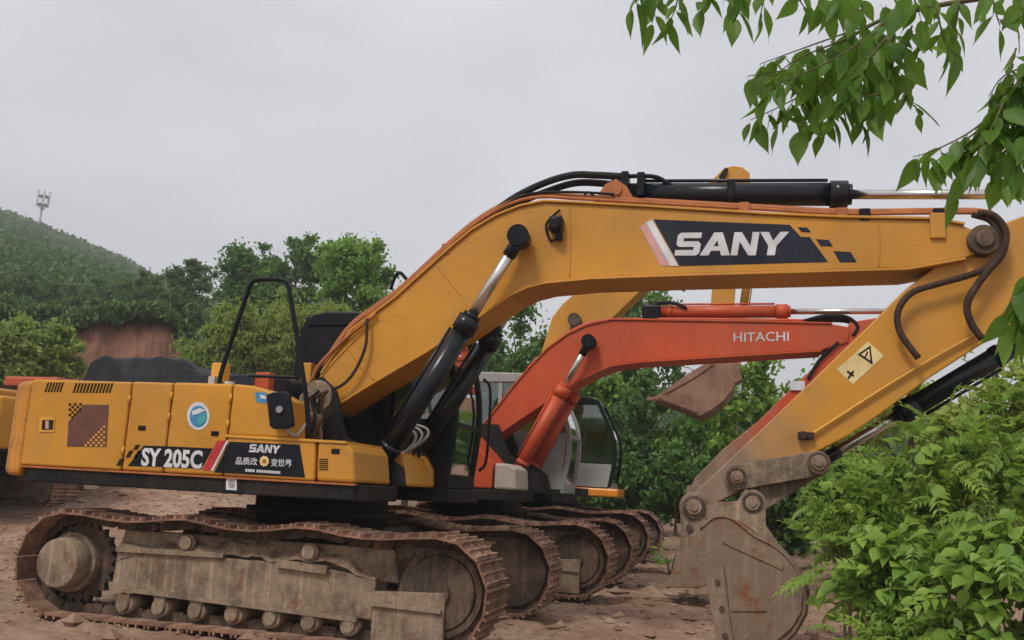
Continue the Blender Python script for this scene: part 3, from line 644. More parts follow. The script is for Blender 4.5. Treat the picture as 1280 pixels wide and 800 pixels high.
# arm cylinder lying on the boom
a0 = at(772, 243, 0); a1 = at(1345, 243, 0); L0 = np.linalg.norm(a1-a0); ag = at(1052, 245, 0)
ram(EX, tuple(a0), tuple(a1), np.linalg.norm(ag-a0)/L0, .105, .043, 'black_gloss', 'arm_cylinder')
b = MB(); b.cyl((a0[0], -.17, a0[2]), (a0[0], .17, a0[2]), .06); 
for s in (-1, 1): b.prism([(a0[0]-.28, a0[2]-.25), (a0[0]+.28, a0[2]-.27), (a0[0]+.10, a0[2]+.03), (a0[0], a0[2]+.10), (a0[0]-.10, a0[2]+.05)], s*.13-.02, s*.13+.02)
b.build('cylinder_bracket', 'orange_rust', BOOM)
hose = lambda pts, Y, r, mat, name='hose', parent=None: MB().tube(T3(pts, Y), r).build(name, mat, parent or EX)
for dy, yy in ((0, -.23), (-2.5, -.17), (-4, -.10)):
    hose([(404, 458+dy), (440, 408+dy), (497, 366+dy), (562, 306+dy), (592, 281+dy), (622, 262+dy), (652, 250+dy), (682, 246+dy), (715, 248+dy), (800, 253+dy), (960, 262+dy), (1055, 267+dy), (1165, 266+dy), (1215, 266+dy), (1240, 269+dy)], yy, .017, 'orange_rust', 'pipe', BOOM)
for x, y in ((1052, 269), (1080, 270), (1172, 270), (930, 262), (560, 313)):
    q = at(x, y, -.2); b = MB(); b.box(q[0]-.045, q[0]+.045, -.27, -.06, q[2]-.06, q[2]+.05); b.build('pipe_clamp', 'black_paint' if x > 1075 else 'orange_rust', BOOM, bev=.008)
q = at(1172, 290, -BY); b = MB(); b.box(q[0]-.06, q[0]+.06, -BY-.03, -BY+.02, q[2]-.06, q[2]+.16); b.build('pipe_bracket', 'yellow_paint', BOOM, bev=.008)
hose([(600, 280), (640, 249), (680, 229), (715, 219), (745, 219), (782, 221)], -.05, .036, 'black_hose'); hose([(606, 283), (645, 256), (682, 240), (718, 229), (750, 229), (772, 232)], .05, .036, 'black_hose')
hose([(588, 286), (620, 262), (660, 243), (700, 240), (740, 241), (768, 243)], -.2, .013, 'black_hose'); hose([(600, 276), (640, 247), (690, 243), (725, 246), (735, 240), (745, 246), (760, 247)], -.14, .011, 'brown_hose')
hose([(775, 221), (800, 220), (822, 222), (848, 236), (880, 236.5), (960, 234.5), (1050, 231)], -.06, .022, 'black_paint', 'pipe'); hose([(700, 262), (683, 280), (688, 300), (697, 298)], -BY-.03, .012, 'black_hose')
for x, y0_, y1_ in ((782, 216, 250), (802, 217, 247), (914, 226, 250)):
    q0, q1 = at(x, y0_, -.08), at(x, y1_, -.08); b = MB(); b.box(q0[0]-.035, q0[0]+.035, -.14, .02, q1[2], q0[2]); b.build('pipe_clamp', 'black_paint', BOOM, bev=.01)
hose([(459, 398), (456, 436), (436, 474), (408, 488), (374, 478)], -.34, .016, 'brown_hose'); hose([(470, 392), (430, 425), (400, 455), (388, 478)], -.30, .017, 'orange_rust'); hose([(470, 400), (438, 430), (408, 462), (395, 484)], -.26, .016, 'yellow_pale')
for k in range(7):
    x = 378+k*5; hose([(x, 500+k*2), (x+6, 488+(k % 3)*5), (x+10+k, 510), (x+6, 540), (x+4, 566)], -.5+.07*k, .017, 'brown_hose' if k % 2 else 'mud_steel')
g_ = np.random.default_rng(31)
for k in range(9):
    x = g_.uniform(376, 402); hose([(x, 566), (x+g_.uniform(-8, 8), 545), (x+g_.uniform(-8, 10), 522), (x+g_.uniform(-6, 12), 500), (x+g_.uniform(0, 16), 488)], -.95+.05*k, g_.uniform(.012, .022), ('brown_hose', 'mud_steel', 'black_hose')[k % 3])
for k in range(5):
    q = at(g_.uniform(378, 402), g_.uniform(505, 545), -.75+.05*k); b = MB(); b.cyl((q[0], q[1]-.04, q[2]), (q[0], q[1]+.04, q[2]), g_.uniform(.03, .05), n=12); b.box(q[0]-.04, q[0]+.04, q[1]-.02, q[1]+.05, q[2]-.06, q[2]+.02); b.build('valve', ('mud_steel', 'grey_steel')[k % 2], EX, bev=.006)
for s, dy in ((0, 0), (14, 3), (28, 6)): hose([(490+s*.5, 577-s*.3), (512+s*.7, 560-s*.4), (520+s*.5, 545-s*.3), (508+s*.3, 530)], -.2+s*.006, .013, 'grey_steel')
for k in range(5): hose([(480+k*8, 600), (492+k*8, 575-k*2), (505+k*5, 556), (520+k*3, 540)], -.1+.06*k, .02, 'black_hose')
# arm
arm_px = [(1234, 288), (1262, 276), (1300, 262), (1345, 232), (1362, 240), (1358, 262), (1335, 320), (1300, 372), (1262, 408), (1225, 431), (1165, 470), (1100, 518), (1060, 545), (985, 583), (930, 612), (890, 632), (868, 640), (861, 632), (871, 613), (927, 560), (960, 529), (1085, 408), (1132, 361), (1175, 330)]
ARMY = .20; arml = xz(arm_px, -ARMY)
b = MB(); b.prism(arml, -ARMY, ARMY); ARM = b.build('arm', 'yellow_paint', EX, bev=.012)
def scoured(name, paint, x0, x1):       # paint scoured to bare dirty steel towards the bucket end
    m, t, bs = nmat(name)
    tcn = t.nodes.new('ShaderNodeTexCoord'); sx = t.nodes.new('ShaderNodeSeparateXYZ'); t.links.new(tcn.outputs['Object'], sx.inputs[0])
    ad = t.nodes.new('ShaderNodeMath'); ad.operation = 'ADD'; t.links.new(sx.outputs[0], ad.inputs[0])
    mu = t.nodes.new('ShaderNodeMath'); mu.operation = 'MULTIPLY'; mu.inputs[1].default_value = -1.3; t.links.new(noise(t, 3.5, 7, .65), mu.inputs[0]); t.links.new(mu.outputs[0], ad.inputs[1])
    rr = t.nodes.new('ShaderNodeMapRange'); rr.inputs['From Min'].default_value = x0-.65; rr.inputs['From Max'].default_value = x1-.65; t.links.new(ad.outputs[0], rr.inputs['Value'])
    dust = ramp(t, noise(t, 1.6, 8, .65), .5, .8)
    yel = mixc(t, mixc(t, .55, dust, (0,0,0)), paint, (.30,.15,.06)); gr = mixc(t, ramp(t, noise(t, 5, 6, .6), .4, .7), (.20,.125,.08), (.29,.21,.145))
    t.links.new(mixc(t, rr.outputs[0], gr, yel), bs.inputs['Base Color']); bs.inputs['Roughness'].default_value = .5; bump(t, bs, noise(t, 20, 6, .7), .08, .01)
scoured('arm_paint', (.535,.238,.015), 3.78, 4.55)
ARM.data.materials[0] = MAT['arm_paint']
bt = at(1226, 304, -ARMY)
b = MB(); b.cyl((bt[0], -.33, bt[2]), (bt[0], .33, bt[2]), .125, n=28); b.cyl((bt[0], -.36, bt[2]), (bt[0], .36, bt[2]), .07, n=20); b.build('boom_tip_pin', 'mud_dark', ARM, bev=.01)
hose([(1222, 266), (1243, 270), (1257, 290), (1252, 318), (1232, 342), (1210, 376), (1213, 402), (1228, 424)], -.34, .030, 'brown_hose'); hose([(1215, 268), (1238, 276), (1250, 296), (1248, 316), (1230, 336), (1205, 346), (1172, 355), (1140, 366), (1123, 388), (1125, 415), (1148, 448)], -.31, .027, 'brown_hose')
hose([(1008, 545), (1024, 537), (1100, 488), (1170, 446), (1226, 415)], -ARMY-.03, .013, 'yellow_pale', 'grease_pipe', ARM)
q = at(1008, 545, -ARMY); b = MB(); b.box(q[0]-.07, q[0]+.06, -ARMY-.06, -ARMY, q[2]-.03, q[2]+.03); b.cyl((q[0]-.03, -ARMY-.08, q[2]), (q[0]-.03, -ARMY, q[2]), .035); b.build('pipe_clamp', 'brown_hose', ARM, bev=.008)
wd = -ARMY-.0006
decal([(1085, 427), (1105, 445), (1066, 480.5), (1046, 462)], wd, 'decal_cream', ARM, 'warning_plate')
decal([(1088, 432), (1091, 456), (1072, 443)], wd-.003, 'decal_dark', ARM, 'warning_triangle'); decal([(1086.5, 436), (1088, 451), (1076, 443)], wd-.006, 'decal_cream', ARM, 'warning_triangle')
decal([(1084, 439), (1085.5, 440), (1082, 447), (1080.5, 446)], wd-.009, 'decal_dark', ARM, 'warning_triangle')
decal([(1060, 463), (1068, 469), (1066.5, 471), (1058, 465)], wd-.003, 'decal_dark', ARM, 'warning_mark'); decal([(1066, 463), (1068, 464.5), (1061, 474), (1059, 472.5)], wd-.003, 'decal_dark', ARM, 'warning_mark')
# bucket linkage
A = at(868, 634, -.3); B = at(941, 629, -.3); Cc = at(921, 597, -.25); Dd = at(1023, 579, -.3)
for s in (-1, 1):
    b = MB(); y = s*.27
    d = np.array([Dd[0]-Cc[0], Dd[2]-Cc[2]]); d /= np.linalg.norm(d); n_ = np.array([-d[1], d[0]]); ang = math.degrees(math.atan2(d[1], d[0]))
    b.prism(circ(Cc[0], Cc[2], .105, ang+90, ang+270, 10)+circ(Dd[0], Dd[2], .10, ang-90, ang+90, 10), y-.03, y+.03)
    b.build('guide_link', 'mud_steel', EX, bev=.008)
    y = s*.18; d = np.array([Dd[0]-B[0], Dd[2]-B[2]]); ang = math.degrees(math.atan2(d[1], d[0]))
    b = MB(); b.prism(circ(B[0], B[2], .10, ang+90, ang+270, 10)+circ(Dd[0], Dd[2], .09, ang-90, ang+90, 10), y-.03, y+.03); b.build('bucket_link', 'mud_steel', EX, bev=.008)
for P, hw, r, nm in ((Cc, .345, .055, 'link_pin'), (Dd, .36, .062, 'link_pin'), (B, .34, .06, 'bucket_pin'), (A, .36, .065, 'bucket_pin')):
    b = MB(); b.cyl((P[0], -hw, P[2]), (P[0], hw, P[2]), r, n=20); b.cyl((P[0], -hw-.012, P[2]), (P[0], -hw+.012, P[2]), r*.55, n=16)
    pin = b.build(nm, 'mud_steel', EX, bev=.006)
    b = MB(); b.cyl((P[0], -hw+.012, P[2]), (P[0], -hw+.06, P[2]), r*1.45, n=24); b.build('pin_seal', 'mud_dark', pin)
c1 = at(1262, 437, 0); ram(EX, (c1[0]+.08, 0, c1[2]+.06), tuple(at(1023, 579, 0)), .56, .085, .045, 'black_gloss', 'bucket_cylinder')
# bucket
side = [(3.47, .98), (3.56, 1.06), (3.66, 1.15), (3.77, 1.165), (3.86, 1.12), (3.98, 1.03), (4.16, .945), (4.30, .80), (4.385, .63), (4.37, .46), (4.29, .31), (4.16, .17), (4.00, .07), (3.78, .02), (3.69, .30), (3.615, .70), (3.52, .86)]
back = [(3.70, 1.10), (3.86, 1.10), (3.98, 1.02), (4.16, .935), (4.30, .79), (4.375, .63), (4.36, .46), (4.28, .315), (4.15, .18), (3.99, .08), (3.77, .035)]
b = MB(); b.strip(back, -.575, .575, .028); BK = b.build('bucket', 'bucket_steel', EX)
MB().strip([(3.72, .03), (4.02, .085)], -.58, .58, .035).build('bucket_lip', 'bucket_steel', BK)
for s in (-1, 1): MB().prism(side, *sorted((s*.60, s*.57))).build('bucket_side', 'bucket_steel', BK, bev=.008)
for s in (-1, 1):
    ear = circ(A[0], A[2], .125, 200, 80, 8)+[(3.66, 1.26), (3.84, 1.28), (B[0]-.06, B[2]+.11)]+circ(B[0], B[2], .11, 110, -20, 8)+[(4.075, 1.10), (4.20, .93), (4.02, .98), (3.80, 1.12), (3.60, 1.05), (3.40, .96)]
    b = MB(); b.prism(ear, s*.30-.025, s*.30+.025); b.build('bucket_ear', 'mud_steel', BK, bev=.006)
    b = MB(); b.prism([(3.725, .12), (3.84, .12), (3.745, .78), (3.63, .84), (3.575, .80)], s*.613-.014, s*.613+.014); b.build('side_cutter', 'bucket_steel', BK, bev=.006)
    b = MB(); b.prism([(3.81, .46), (4.13, .482), (4.12, .458), (3.815, .435)], s*.605-.008, s*.605+.008); b.build('wear_strip', 'bucket_steel', BK); b = MB(); b.prism([(3.74, .98), (4.2, .80), (4.19, .775), (3.73, .955)], s*.605-.007, s*.605+.007); b.build('wear_strip', 'bucket_steel', BK)
for s in (-1, 1):
    MB().tube([(x, s*.603, z_-.012) for x, z_ in side[1:9]], .011, n=6, sub=3).build('weld_bead', 'bucket_steel', BK)
    MB().prism([(3.90, .10), (4.10, .19), (4.26, .34), (4.335, .47), (4.345, .60), (4.22, .66), (4.12, .5), (3.98, .32), (3.86, .2)], s*.609-.011, s*.609+.011).build('wear_plate', 'bucket_steel', BK, bev=.004)
    for x_, z_ in ((3.765, .25), (3.735, .45), (3.70, .65)): MB().cyl((x_, s*.62, z_), (x_, s*.645, z_), .022, n=6, smooth=False).build('bolt', 'mud_dark', BK)
    MB().cyl((3.46, s*.318, 1.04), (3.46, s*.345, 1.04), .03, n=10).build('bolt', 'mud_dark', BK)
for k in range(5):
    y = -.5+k*.25; b = MB(); b.add([(3.80,y-.05,.03),(3.80,y+.05,.03),(3.80,y+.05,.10),(3.80,y-.05,.10),(3.56,y-.035,.0),(3.56,y+.035,.0),(3.56,y+.035,.015),(3.56,y-.035,.015)], [(0,1,2,3),(4,7,6,5),(0,4,5,1),(1,5,6,2),(2,6,7,3),(3,7,4,0)]); b.build('bucket_tooth', 'bucket_steel', BK)
# cab
cab(EX, -.66, 1.09, .43, 1.35, 1.30, 2.99, 'black_paint', 'black_paint')
b = MB(); b.prism([(-.60, 1.9), (.02, 1.9), (.02, 2.88), (-.52, 2.88), (-.60, 2.6)], .436, .455); b.build('quarter_panel', 'black_paint', EX, bev=.01)
b = MB(); b.box(-.3, .45, .395, .418, 1.32, 2.2); b.build('cab_guard', 'black_paint', EX, bev=.01)
b = MB(); b.tube(T3([(488, 362), (494, 346), (500, 341), (509, 350)], 1.0), .02); b.build('beacon_guard', 'black_paint', EX)
b = MB(); q = at(384, 470, .3); b.box(q[0]-.05, q[0]+.06, .25, .38, 1.6, q[2]+.13); b.build('valve_stand', 'yellow_paint', EX, bev=.01)
b = MB(); q = at(604, 520, .9); b.tube([(1.13, 1.40, 1.45), (1.20, 1.42, 1.6), (1.20, 1.42, 2.3), (1.12, 1.40, 2.45)], .016); b.build('grab_rail', 'black_paint', EX)

# ------------------------------------------------------------------ 2: orange-red excavator behind it
H0 = (.30, 4.35, .03)
HX = thing('excavator', H0, 'orange-red excavator with HITACHI lettering on its boom and grey cab, between two yellow excavators', 'excavator')
undercarriage(HX, detail=False)
def house(root, paint, y_=1.33, tail=-2.7, front=.9, top=2.0):
    b = MB(); b.slab([(-2.2, -y_), (front-.1, -y_), (front, -y_+.12), (front, -.5), (.5, -.46), (.5, .42), (1.16, .44), (1.16, y_), (-2.2, y_), (tail+.15, 1.0), (tail+.15, -1.0)], 1.1, 1.235); b.build('platform', 'skirt_black', root, bev=.01)
    b = MB(); b.slab([(-2.1, -y_-.02), (-2.4, -y_+.06), (tail+.08, -.9), (tail, 0), (tail+.08, .9), (-2.4, y_-.06), (-2.1, y_+.02)], 1.15, top+.02); b.build('counterweight', paint, root, bev=.05, seg=3)
    for x0, x1 in ((-2.09, -1.3), (-1.285, -.7), (-.685, -.2)):
        b = MB(); b.box(x0, x1, -y_-.01, -y_+.06, 1.245, top); b.build('side_door', paint, root, bev=.02)
    b = MB(); b.box(-2.1, -.2, -y_+.07, y_-.02, 1.24, top-.03); b.box(-.2, .2, -y_+.07, -.5, 1.24, top-.1); b.build('engine_bay', 'seam_dark', root)
    b = MB(); b.box(-1.9, -.5, -.7, .9, top-.031, top+.2); b.build('hood', paint, root, bev=.05)
    b = MB(); b.prism([(-.185, 1.245), (.55, 1.245), (.55, 1.55), (.2, 1.9), (-.185, top)], -y_-.01, -.6); b.build('tool_locker', paint, root, bev=.02)
house(HX, 'red_paint')
cab(HX, -.62, 1.12, .43, 1.33, 1.28, 2.92, 'cab_grey', 'cab_grey', rake=.28, nose=.14, panel=.80)
b = MB(); b.prism([(.57, 1.24), (.86, 1.24), (.84, 1.50), (.74, 1.56), (.57, 1.56)], -1.32, -.62); b.build('step_locker', 'beige_box', HX, bev=.03)
HBY = H0[1]-.25
htop = [(606, 530), (640, 486), (662, 460), (685, 436), (710, 418), (735, 406.5), (765, 400), (805, 400.5), (960, 403), (1040, 405), (1063, 409)]
hbot = [(610, 552), (640, 530), (680, 503), (720, 477), (745, 464), (765, 456), (800, 451.5), (840, 449), (960, 441.5), (1027, 437.5), (1060, 428)]
tl, bl = xz(htop, HBY), xz(hbot, HBY)
b = MB(); b.prism(tl+bl[::-1], HBY, HBY+.5); HB = b.build('boom', 'red_paint', HX, H0, bev=.012)
b = MB(); b.strip(tl[:-1], HBY-.022, HBY+.522, .02); b.strip([(x, z-.02) for x, z in bl[:-1]], HBY-.022, HBY+.522, .02); b.build('boom_flange', 'red_paint', HB, H0)
lettering('HITACHI', ((917, 427.5), (986, 426), (917, 416)), HBY-.004, 'decal_white', HB, H0, bold=.005)
pe2 = at(737, 428, HBY-.1)
for s in (-1, 1):
    q0 = at(645, 596, HBY-.1); ram(HX, (q0[0], H0[1]+s*.40, q0[2]), (pe2[0], H0[1]+s*.40, pe2[2]), .64, .085, .042, 'red_paint', 'boom_cylinder', H0, eye=.095, eyemat='black_paint')
b = MB(); b.cyl((pe2[0], H0[1]-.5, pe2[2]), (pe2[0], H0[1]+.5, pe2[2]), .075); b.build('cylinder_pin', 'black_paint', HB, H0)
h0, h1 = at(818, 390, H0[1]), at(1130, 389, H0[1]); hg = at(980, 389.5, H0[1])
ram(HX, tuple(h0), tuple(h1), np.linalg.norm(hg-h0)/np.linalg.norm(h1-h0), .085, .038, 'red_paint', 'arm_cylinder', H0)
b = MB(); b.box(h0[0]-.16, h0[0]+.09, H0[1]-.14, H0[1]+.14, h0[2]-.20, h0[2]+.08); b.build('cylinder_bracket', 'black_paint', HB, H0, bev=.03)
for s in (-1, 1):
    b = MB(); y0, y1 = sorted((H0[1]+s*.30, H0[1]+s*.36)); fq = at(614, 540, HBY); b.prism([(fq[0]-.3, 1.25), (fq[0]+.75, 1.25), (fq[0]+.7, 1.5), (fq[0]+.3, 1.75), (fq[0]+.12, fq[2]+.1), (fq[0]-.14, fq[2]+.1)], y0, y1); b.build('boom_bracket', 'skirt_black', HX, H0)
hose([(812, 388), (820, 379), (840, 378), (858, 384)], H0[1]-.1, .02, 'black_hose') if False else MB().tube(T3([(812, 388), (822, 379), (842, 379), (858, 385)], H0[1]-.1), .025).build('hose', 'black_hose', HB, H0)
for k in range(4): MB().tube(T3([(1005+k*3, 401), (1030, 395+k*2), (1058, 396+k*2), (1072, 408+k), (1066, 420)], H0[1]-.22+.1*k), .022).build('hose', 'black_hose', HB, H0)
MB().tube(T3([(660, 460), (700, 424), (740, 403), (800, 399), (960, 400), (1005, 401)], H0[1]-.12), .022).build('pipe', 'red_paint', HB, H0)
ax = xz([(1063, 402), (1100, 396), (1135, 382), (1150, 392), (1140, 425), (1095, 468), (1050, 500), (1000, 542), (950, 580), (905, 612), (872, 622), (862, 612), (868, 598), (905, 560), (947, 527), (993, 482), (1037, 440), (1050, 425)], HBY)
scoured('red_arm', (.50,.060,.012), 3.3, 4.0)
b = MB(); b.prism(ax, HBY+.03, HBY+.43); HA = b.build('arm', 'red_arm', HX, H0, bev=.01)
MB().tube(T3([(1048, 428), (1028, 446), (1018, 460), (1010, 474)], HBY), .022).build('hose', 'black_hose', HA, H0)
q = at(1000, 482, HBY); MB().box(q[0]-.12, q[0]+.06, HBY-.005, HBY+.03, q[2]-.06, q[2]+.06).build('pipe_clamp', 'decal_white', HA, H0)
def simple_bucket(root, off, cx, cy, cz, s, mat, rot=0.0, width=.55):
    pr = [(0, .35), (.18, .42), (.42, .25), (.62, -.05), (.62, -.35), (.42, -.60), (.1, -.72), (-.28, -.74), (-.12, -.3), (-.1, .1)]
    ca, sa = math.cos(rot), math.sin(rot); f = lambda x, z: (cx+s*(x*ca-z*sa), cz+s*(x*sa+z*ca)); pr2 = [f(x, z) for x, z in pr]
    b = MB(); b.strip([f(x, z) for x, z in ((.0, .34), (.17, .41), (.41, .24), (.605, -.05), (.605, -.34), (.41, -.585), (.1, -.70), (-.26, -.72))], cy-width+.02, cy+width-.02, .025*s); bk = b.build('bucket', mat, root, off)
    for k in (-1, 1): MB().prism(pr2, *sorted((cy+k*width, cy+k*(width-.03)))).build('bucket_side', mat, bk, off, bev=.006)
    for k in range(5):
        y = cy-width+.08+k*(2*width-.16)/4; q = [f(-.24, -.69), f(-.24, -.76), f(-.44, -.755), f(-.44, -.735)]; MB().prism(q, y-.04, y+.04).build('bucket_tooth', mat, bk, off)
    for k in (-1, 1): MB().prism([f(-.12, .1), f(-.06, .52), f(.08, .56), f(.32, .50), f(.42, .24), f(.1, .36)], cy+k*.24-.02, cy+k*.24+.02).build('bucket_ear', mat, bk, off)
    return bk
q = at(866, 610, HBY+.2); simple_bucket(HX, H0, q[0], H0[1], q[2]-.5, 1.0, 'bucket_steel')

# ------------------------------------------------------------------ 3: second yellow excavator at the back of the row
T0 = (.35, 8.55, .13)
TX = thing('excavator', T0, 'yellow excavator with raised boom, hanging arm and rusty bucket, standing behind the orange-red excavator', 'excavator')
undercarriage(TX, detail=False); house(TX, 'yellow_paint', front=.9)
cab(TX, -.62, 1.16, .43, 1.33, 1.28, 2.92, 'black_paint', 'cab_grey', rake=.3, nose=.14, panel=.42)
b = MB(); b.box(.42, 1.30, .38, 1.38, 1.11, 1.262); b.build('front_step', 'lamp_amber', TX, bev=.03)
TY = T0[1]-.25
tt = [(640, 560), (655, 500), (672, 455), (683, 420), (690, 397), (703, 380), (725, 361), (760, 331), (830, 276), (895, 220), (905, 210), (916, 207)]
tb = [(660, 575), (690, 505), (715, 455), (735, 425), (765, 398), (800, 364), (850, 318), (905, 268), (930, 245), (938, 232), (937, 216), (928, 209)]
b = MB(); b.prism(xz(tt, TY)+xz(tb, TY)[::-1], TY, TY+.5); TB = b.build('boom', 'yellow_paint', TX, T0, bev=.012)
q = at(720, 402, TY); b = MB(); b.cyl((q[0], TY-.14, q[2]), (q[0], TY+.64, q[2]), .11); b.build('cylinder_pin', 'mud_dark', TB, T0)
for s in (-1, 1):
    q0 = at(688, 602, TY-.1); ram(TX, (q0[0], T0[1]+s*.40, q0[2]), (q[0], T0[1]+s*.40, q[2]), .5, .085, .045, 'yellow_paint', 'boom_cylinder', T0, eye=.12, eyemat='mud_dark')
b = MB(); b.prism(xz([(898, 222), (925, 214), (934, 232), (932, 262), (921, 330), (917, 385), (908, 440), (898, 452), (889, 446), (888, 385), (892, 330), (896, 262)], TY), TY+.05, TY+.43); TA = b.build('arm', 'yellow_paint', TX, T0, bev=.01)
ram(TX, tuple(at(941, 300, T0[1])), tuple(at(920, 452, T0[1])), .62, .075, .04, 'yellow_paint', 'bucket_cylinder', T0)
MB().tube(T3([(892, 235), (905, 220), (908, 211), (900, 222)], TY-.05), .03).build('hose', 'black_hose', TB, T0)
# its bucket, curled, teeth to the left
bk = xz([(893, 447), (903, 462), (918, 478), (916, 486), (905, 500), (890, 512), (874, 520), (850, 510), (816, 498), (836, 484), (862, 466)], T0[1]-.55)
bb = xz([(893, 447), (903, 462), (918, 478), (916, 486), (905, 500), (890, 512), (874, 520), (850, 510), (816, 498)], T0[1]-.55)
b = MB(); b.strip(bb, T0[1]-.53, T0[1]+.53, -.03); TK = b.build('bucket', 'bucket_far', TX, T0)
for k in (-1, 1): MB().prism(bk, *sorted((T0[1]+k*.55, T0[1]+k*.52))).build('bucket_side', 'bucket_far', TK, T0, bev=.006)
b = MB(); b.prism(xz([(888, 452), (862, 470), (830, 490), (832, 492), (866, 473), (892, 456)], T0[1]-.57), T0[1]-.575, T0[1]-.55); b.prism(xz([(822, 497), (850, 508), (872, 516), (873, 513), (850, 503), (824, 493)], T0[1]-.57), T0[1]-.573, T0[1]-.55); b.build('wear_strip', 'bucket_far', TK, T0)
for k in range(5):
    q = at(820, 497, T0[1]-.5+k*.25); y = T0[1]-.5+k*.25; MB().prism([(q[0]+.05, q[2]-.05), (q[0]+.05, q[2]+.04), (q[0]-.16, q[2]-.02), (q[0]-.16, q[2]-.05)], y-.04, y+.04).build('bucket_tooth', 'bucket_far', TK, T0)
for k in (-1, 1):
    q = xz([(885, 438), (900, 434), (922, 452), (928, 476), (912, 484), (890, 470)], T0[1]); MB().prism(q, T0[1]+k*.22-.02, T0[1]+k*.22+.02).build('bucket_ear', 'bucket_far', TK, T0)

# ------------------------------------------------------------------ 4, 5: two more machines far left, mostly hidden behind the first one's tail
def far_machine(px, depth, paint, label, rz, withcab):
    d = sight(px, 500); d = d/math.hypot(d[0], d[1]); q = CAM+d*depth; z = float(ground_h(q[0], q[1], False))
    r = thing('excavator', (q[0], q[1], z), label, 'excavator', rz=rz)
    undercarriage(r, detail=False); house(r, paint)
    if withcab: cab(r, -.62, 1.12, .43, 1.33, 1.28, 2.9, 'black_paint', 'black_paint')
    b = MB(); b.prism([(.05, 1.6), (.35, 1.75), (1.2, 2.0), (3.4, 1.75), (4.9, 1.2), (4.85, .95), (3.3, 1.3), (1.3, 1.45), (.3, 1.35)], -.22, .22); b.build('boom', paint, r, bev=.01)
    b = MB(); b.prism([(4.95, 1.35), (5.1, 1.2), (4.6, .3), (4.0, .1), (3.95, .3), (4.5, .6)], -.16, .16); b.build('arm', paint, r, bev=.01)
    for s in (-1, 1): ram(r, (.8, s*.33, 1.35), (1.7, s*.33, 1.70), .6, .07, .04, paint)
    simple_bucket(r, (0,0,0), 3.9, 0, .62, .75, 'bucket_far')
far_machine(22, 23, 'red_paint', 'orange-red cabless tracked machine mostly hidden behind the tail of the large yellow SANY excavator', R(175), False)
far_machine(-72, 20.5, 'yellow_paint', 'yellow machine showing only its tail beyond the rear corner of the large SANY excavator', R(172), True)

# ------------------------------------------------------------------ small things on the ground

def on_ground(px, py, lo=2.0, hi=60.0):
    """where the sight line through (px, py) meets the ground"""
    d = sight(px, py)
    for t_ in np.linspace(lo, hi, 1500):
        q = CAM+d*t_
        if q[2] <= ground_h(q[0], q[1], False): return q
    return CAM+d*hi
def plank():
    a, c = on_ground(66, 607), on_ground(114, 611); c = a+(c-a)*min(1, 2.6/np.linalg.norm(c-a))
    for P in (a, c): P[2] = float(ground_h(P[0], P[1]))+.05
    d = c-a; d /= np.linalg.norm(d); n_ = np.cross(d, (0, 0, 1)); n_ /= np.linalg.norm(n_); u = np.cross(n_, d); v = []
    for P in (a, c):
        for sn, su in ((-1, -1), (1, -1), (1, 1), (-1, 1)): v.append(P+n_*sn*.16+u*su*.05)
    b = MB(); b.add(v, [(3,2,1,0),(4,5,6,7),(0,1,5,4),(1,2,6,5),(2,3,7,6),(3,0,4,7)]); tag(b.build('plank', 'wood_pale', bev=.01), 'pale wooden plank lying on the dirt beyond the SANY track', 'plank')
plank()

# ------------------------------------------------------------------ hill, earth bank and mast far behind
def place(px, depth, z=None):
    """ground position seen under photo column px at a horizontal depth"""
    d = sight(px, 440); d = d/math.hypot(d[0], d[1]); q = CAM+d*depth
    q[2] = ground_h(q[0], q[1], False) if z is None else z; return q
def zrow(px, py, depth):
    d = sight(px, py); return CAM[2]+d[2]/math.hypot(d[0], d[1])*depth
rid_s = [-900, -300, -120, 0, 60, 110, 150, 190, 260, 400, 520, 640, 800, 1100, 1700]; rid_y = [200, 205, 225, 258, 282, 303, 318, 341, 372, 400, 425, 450, 480, 520, 560]
HD0, HD1 = 39.0, 265.0
_sg = np.linspace(-1200, 2000, 200); _az = np.array([math.atan2(*sight(a, 440)[:2]) for a in _sg])
rid_s = [float(np.interp(math.atan2(*sight(a, b_)[:2]), _az, _sg)) for a, b_ in zip(rid_s, rid_y)]; rid_px = [-900, -300, -120, 0, 60, 110, 150, 190, 260, 400, 520, 640, 800, 1100, 1700]
def hill_z(s, d):
    ridge = np.array([zrow(a, b_, HD1)-4 for a, b_ in zip(rid_px, rid_y)]); rz = np.interp(s, rid_s, ridge)
    base = np.interp(s, [-900, 60, 240, 420, 640, 1700], [5.6, 5.9, 5.7, 3.2, 1.6, 1.0]); u = np.clip((d-HD0)/(HD1-HD0), 0, 1.25)
    return base+(rz-base)*(np.minimum(u, 1)**1.12)-np.maximum(u-1, 0)*40
ss = np.linspace(-900, 1700, 150); dd = np.r_[HD0-.5, np.linspace(HD0, 330, 70)]
SS, DD = np.meshgrid(ss, dd); HXx = np.zeros_like(SS); HYy = np.zeros_like(SS)
for i in range(len(ss)):
    d = sight(ss[i], 440); d = d/math.hypot(d[0], d[1]); HXx[:, i] = CAM[0]+d[0]*dd; HYy[:, i] = CAM[1]+d[1]*dd
HZz = hill_z(SS, DD)+1.5*fbm(HXx*.03, HYy*.03, 3)*sstep(40, 90, DD); HZz[0] = -1.0
m, t, b = nmat('hill_soil'); c = mixc(t, ramp(t, noise(t, .08, 5, .6), .4, .6), (.055,.11,.036), (.085,.145,.046)); t.links.new(c, b.inputs['Base Color']); b.inputs['Roughness'].default_value = .95
tag(link('hill', gridmesh('hill', HXx, HYy, HZz, 'hill_soil')), kind='structure')
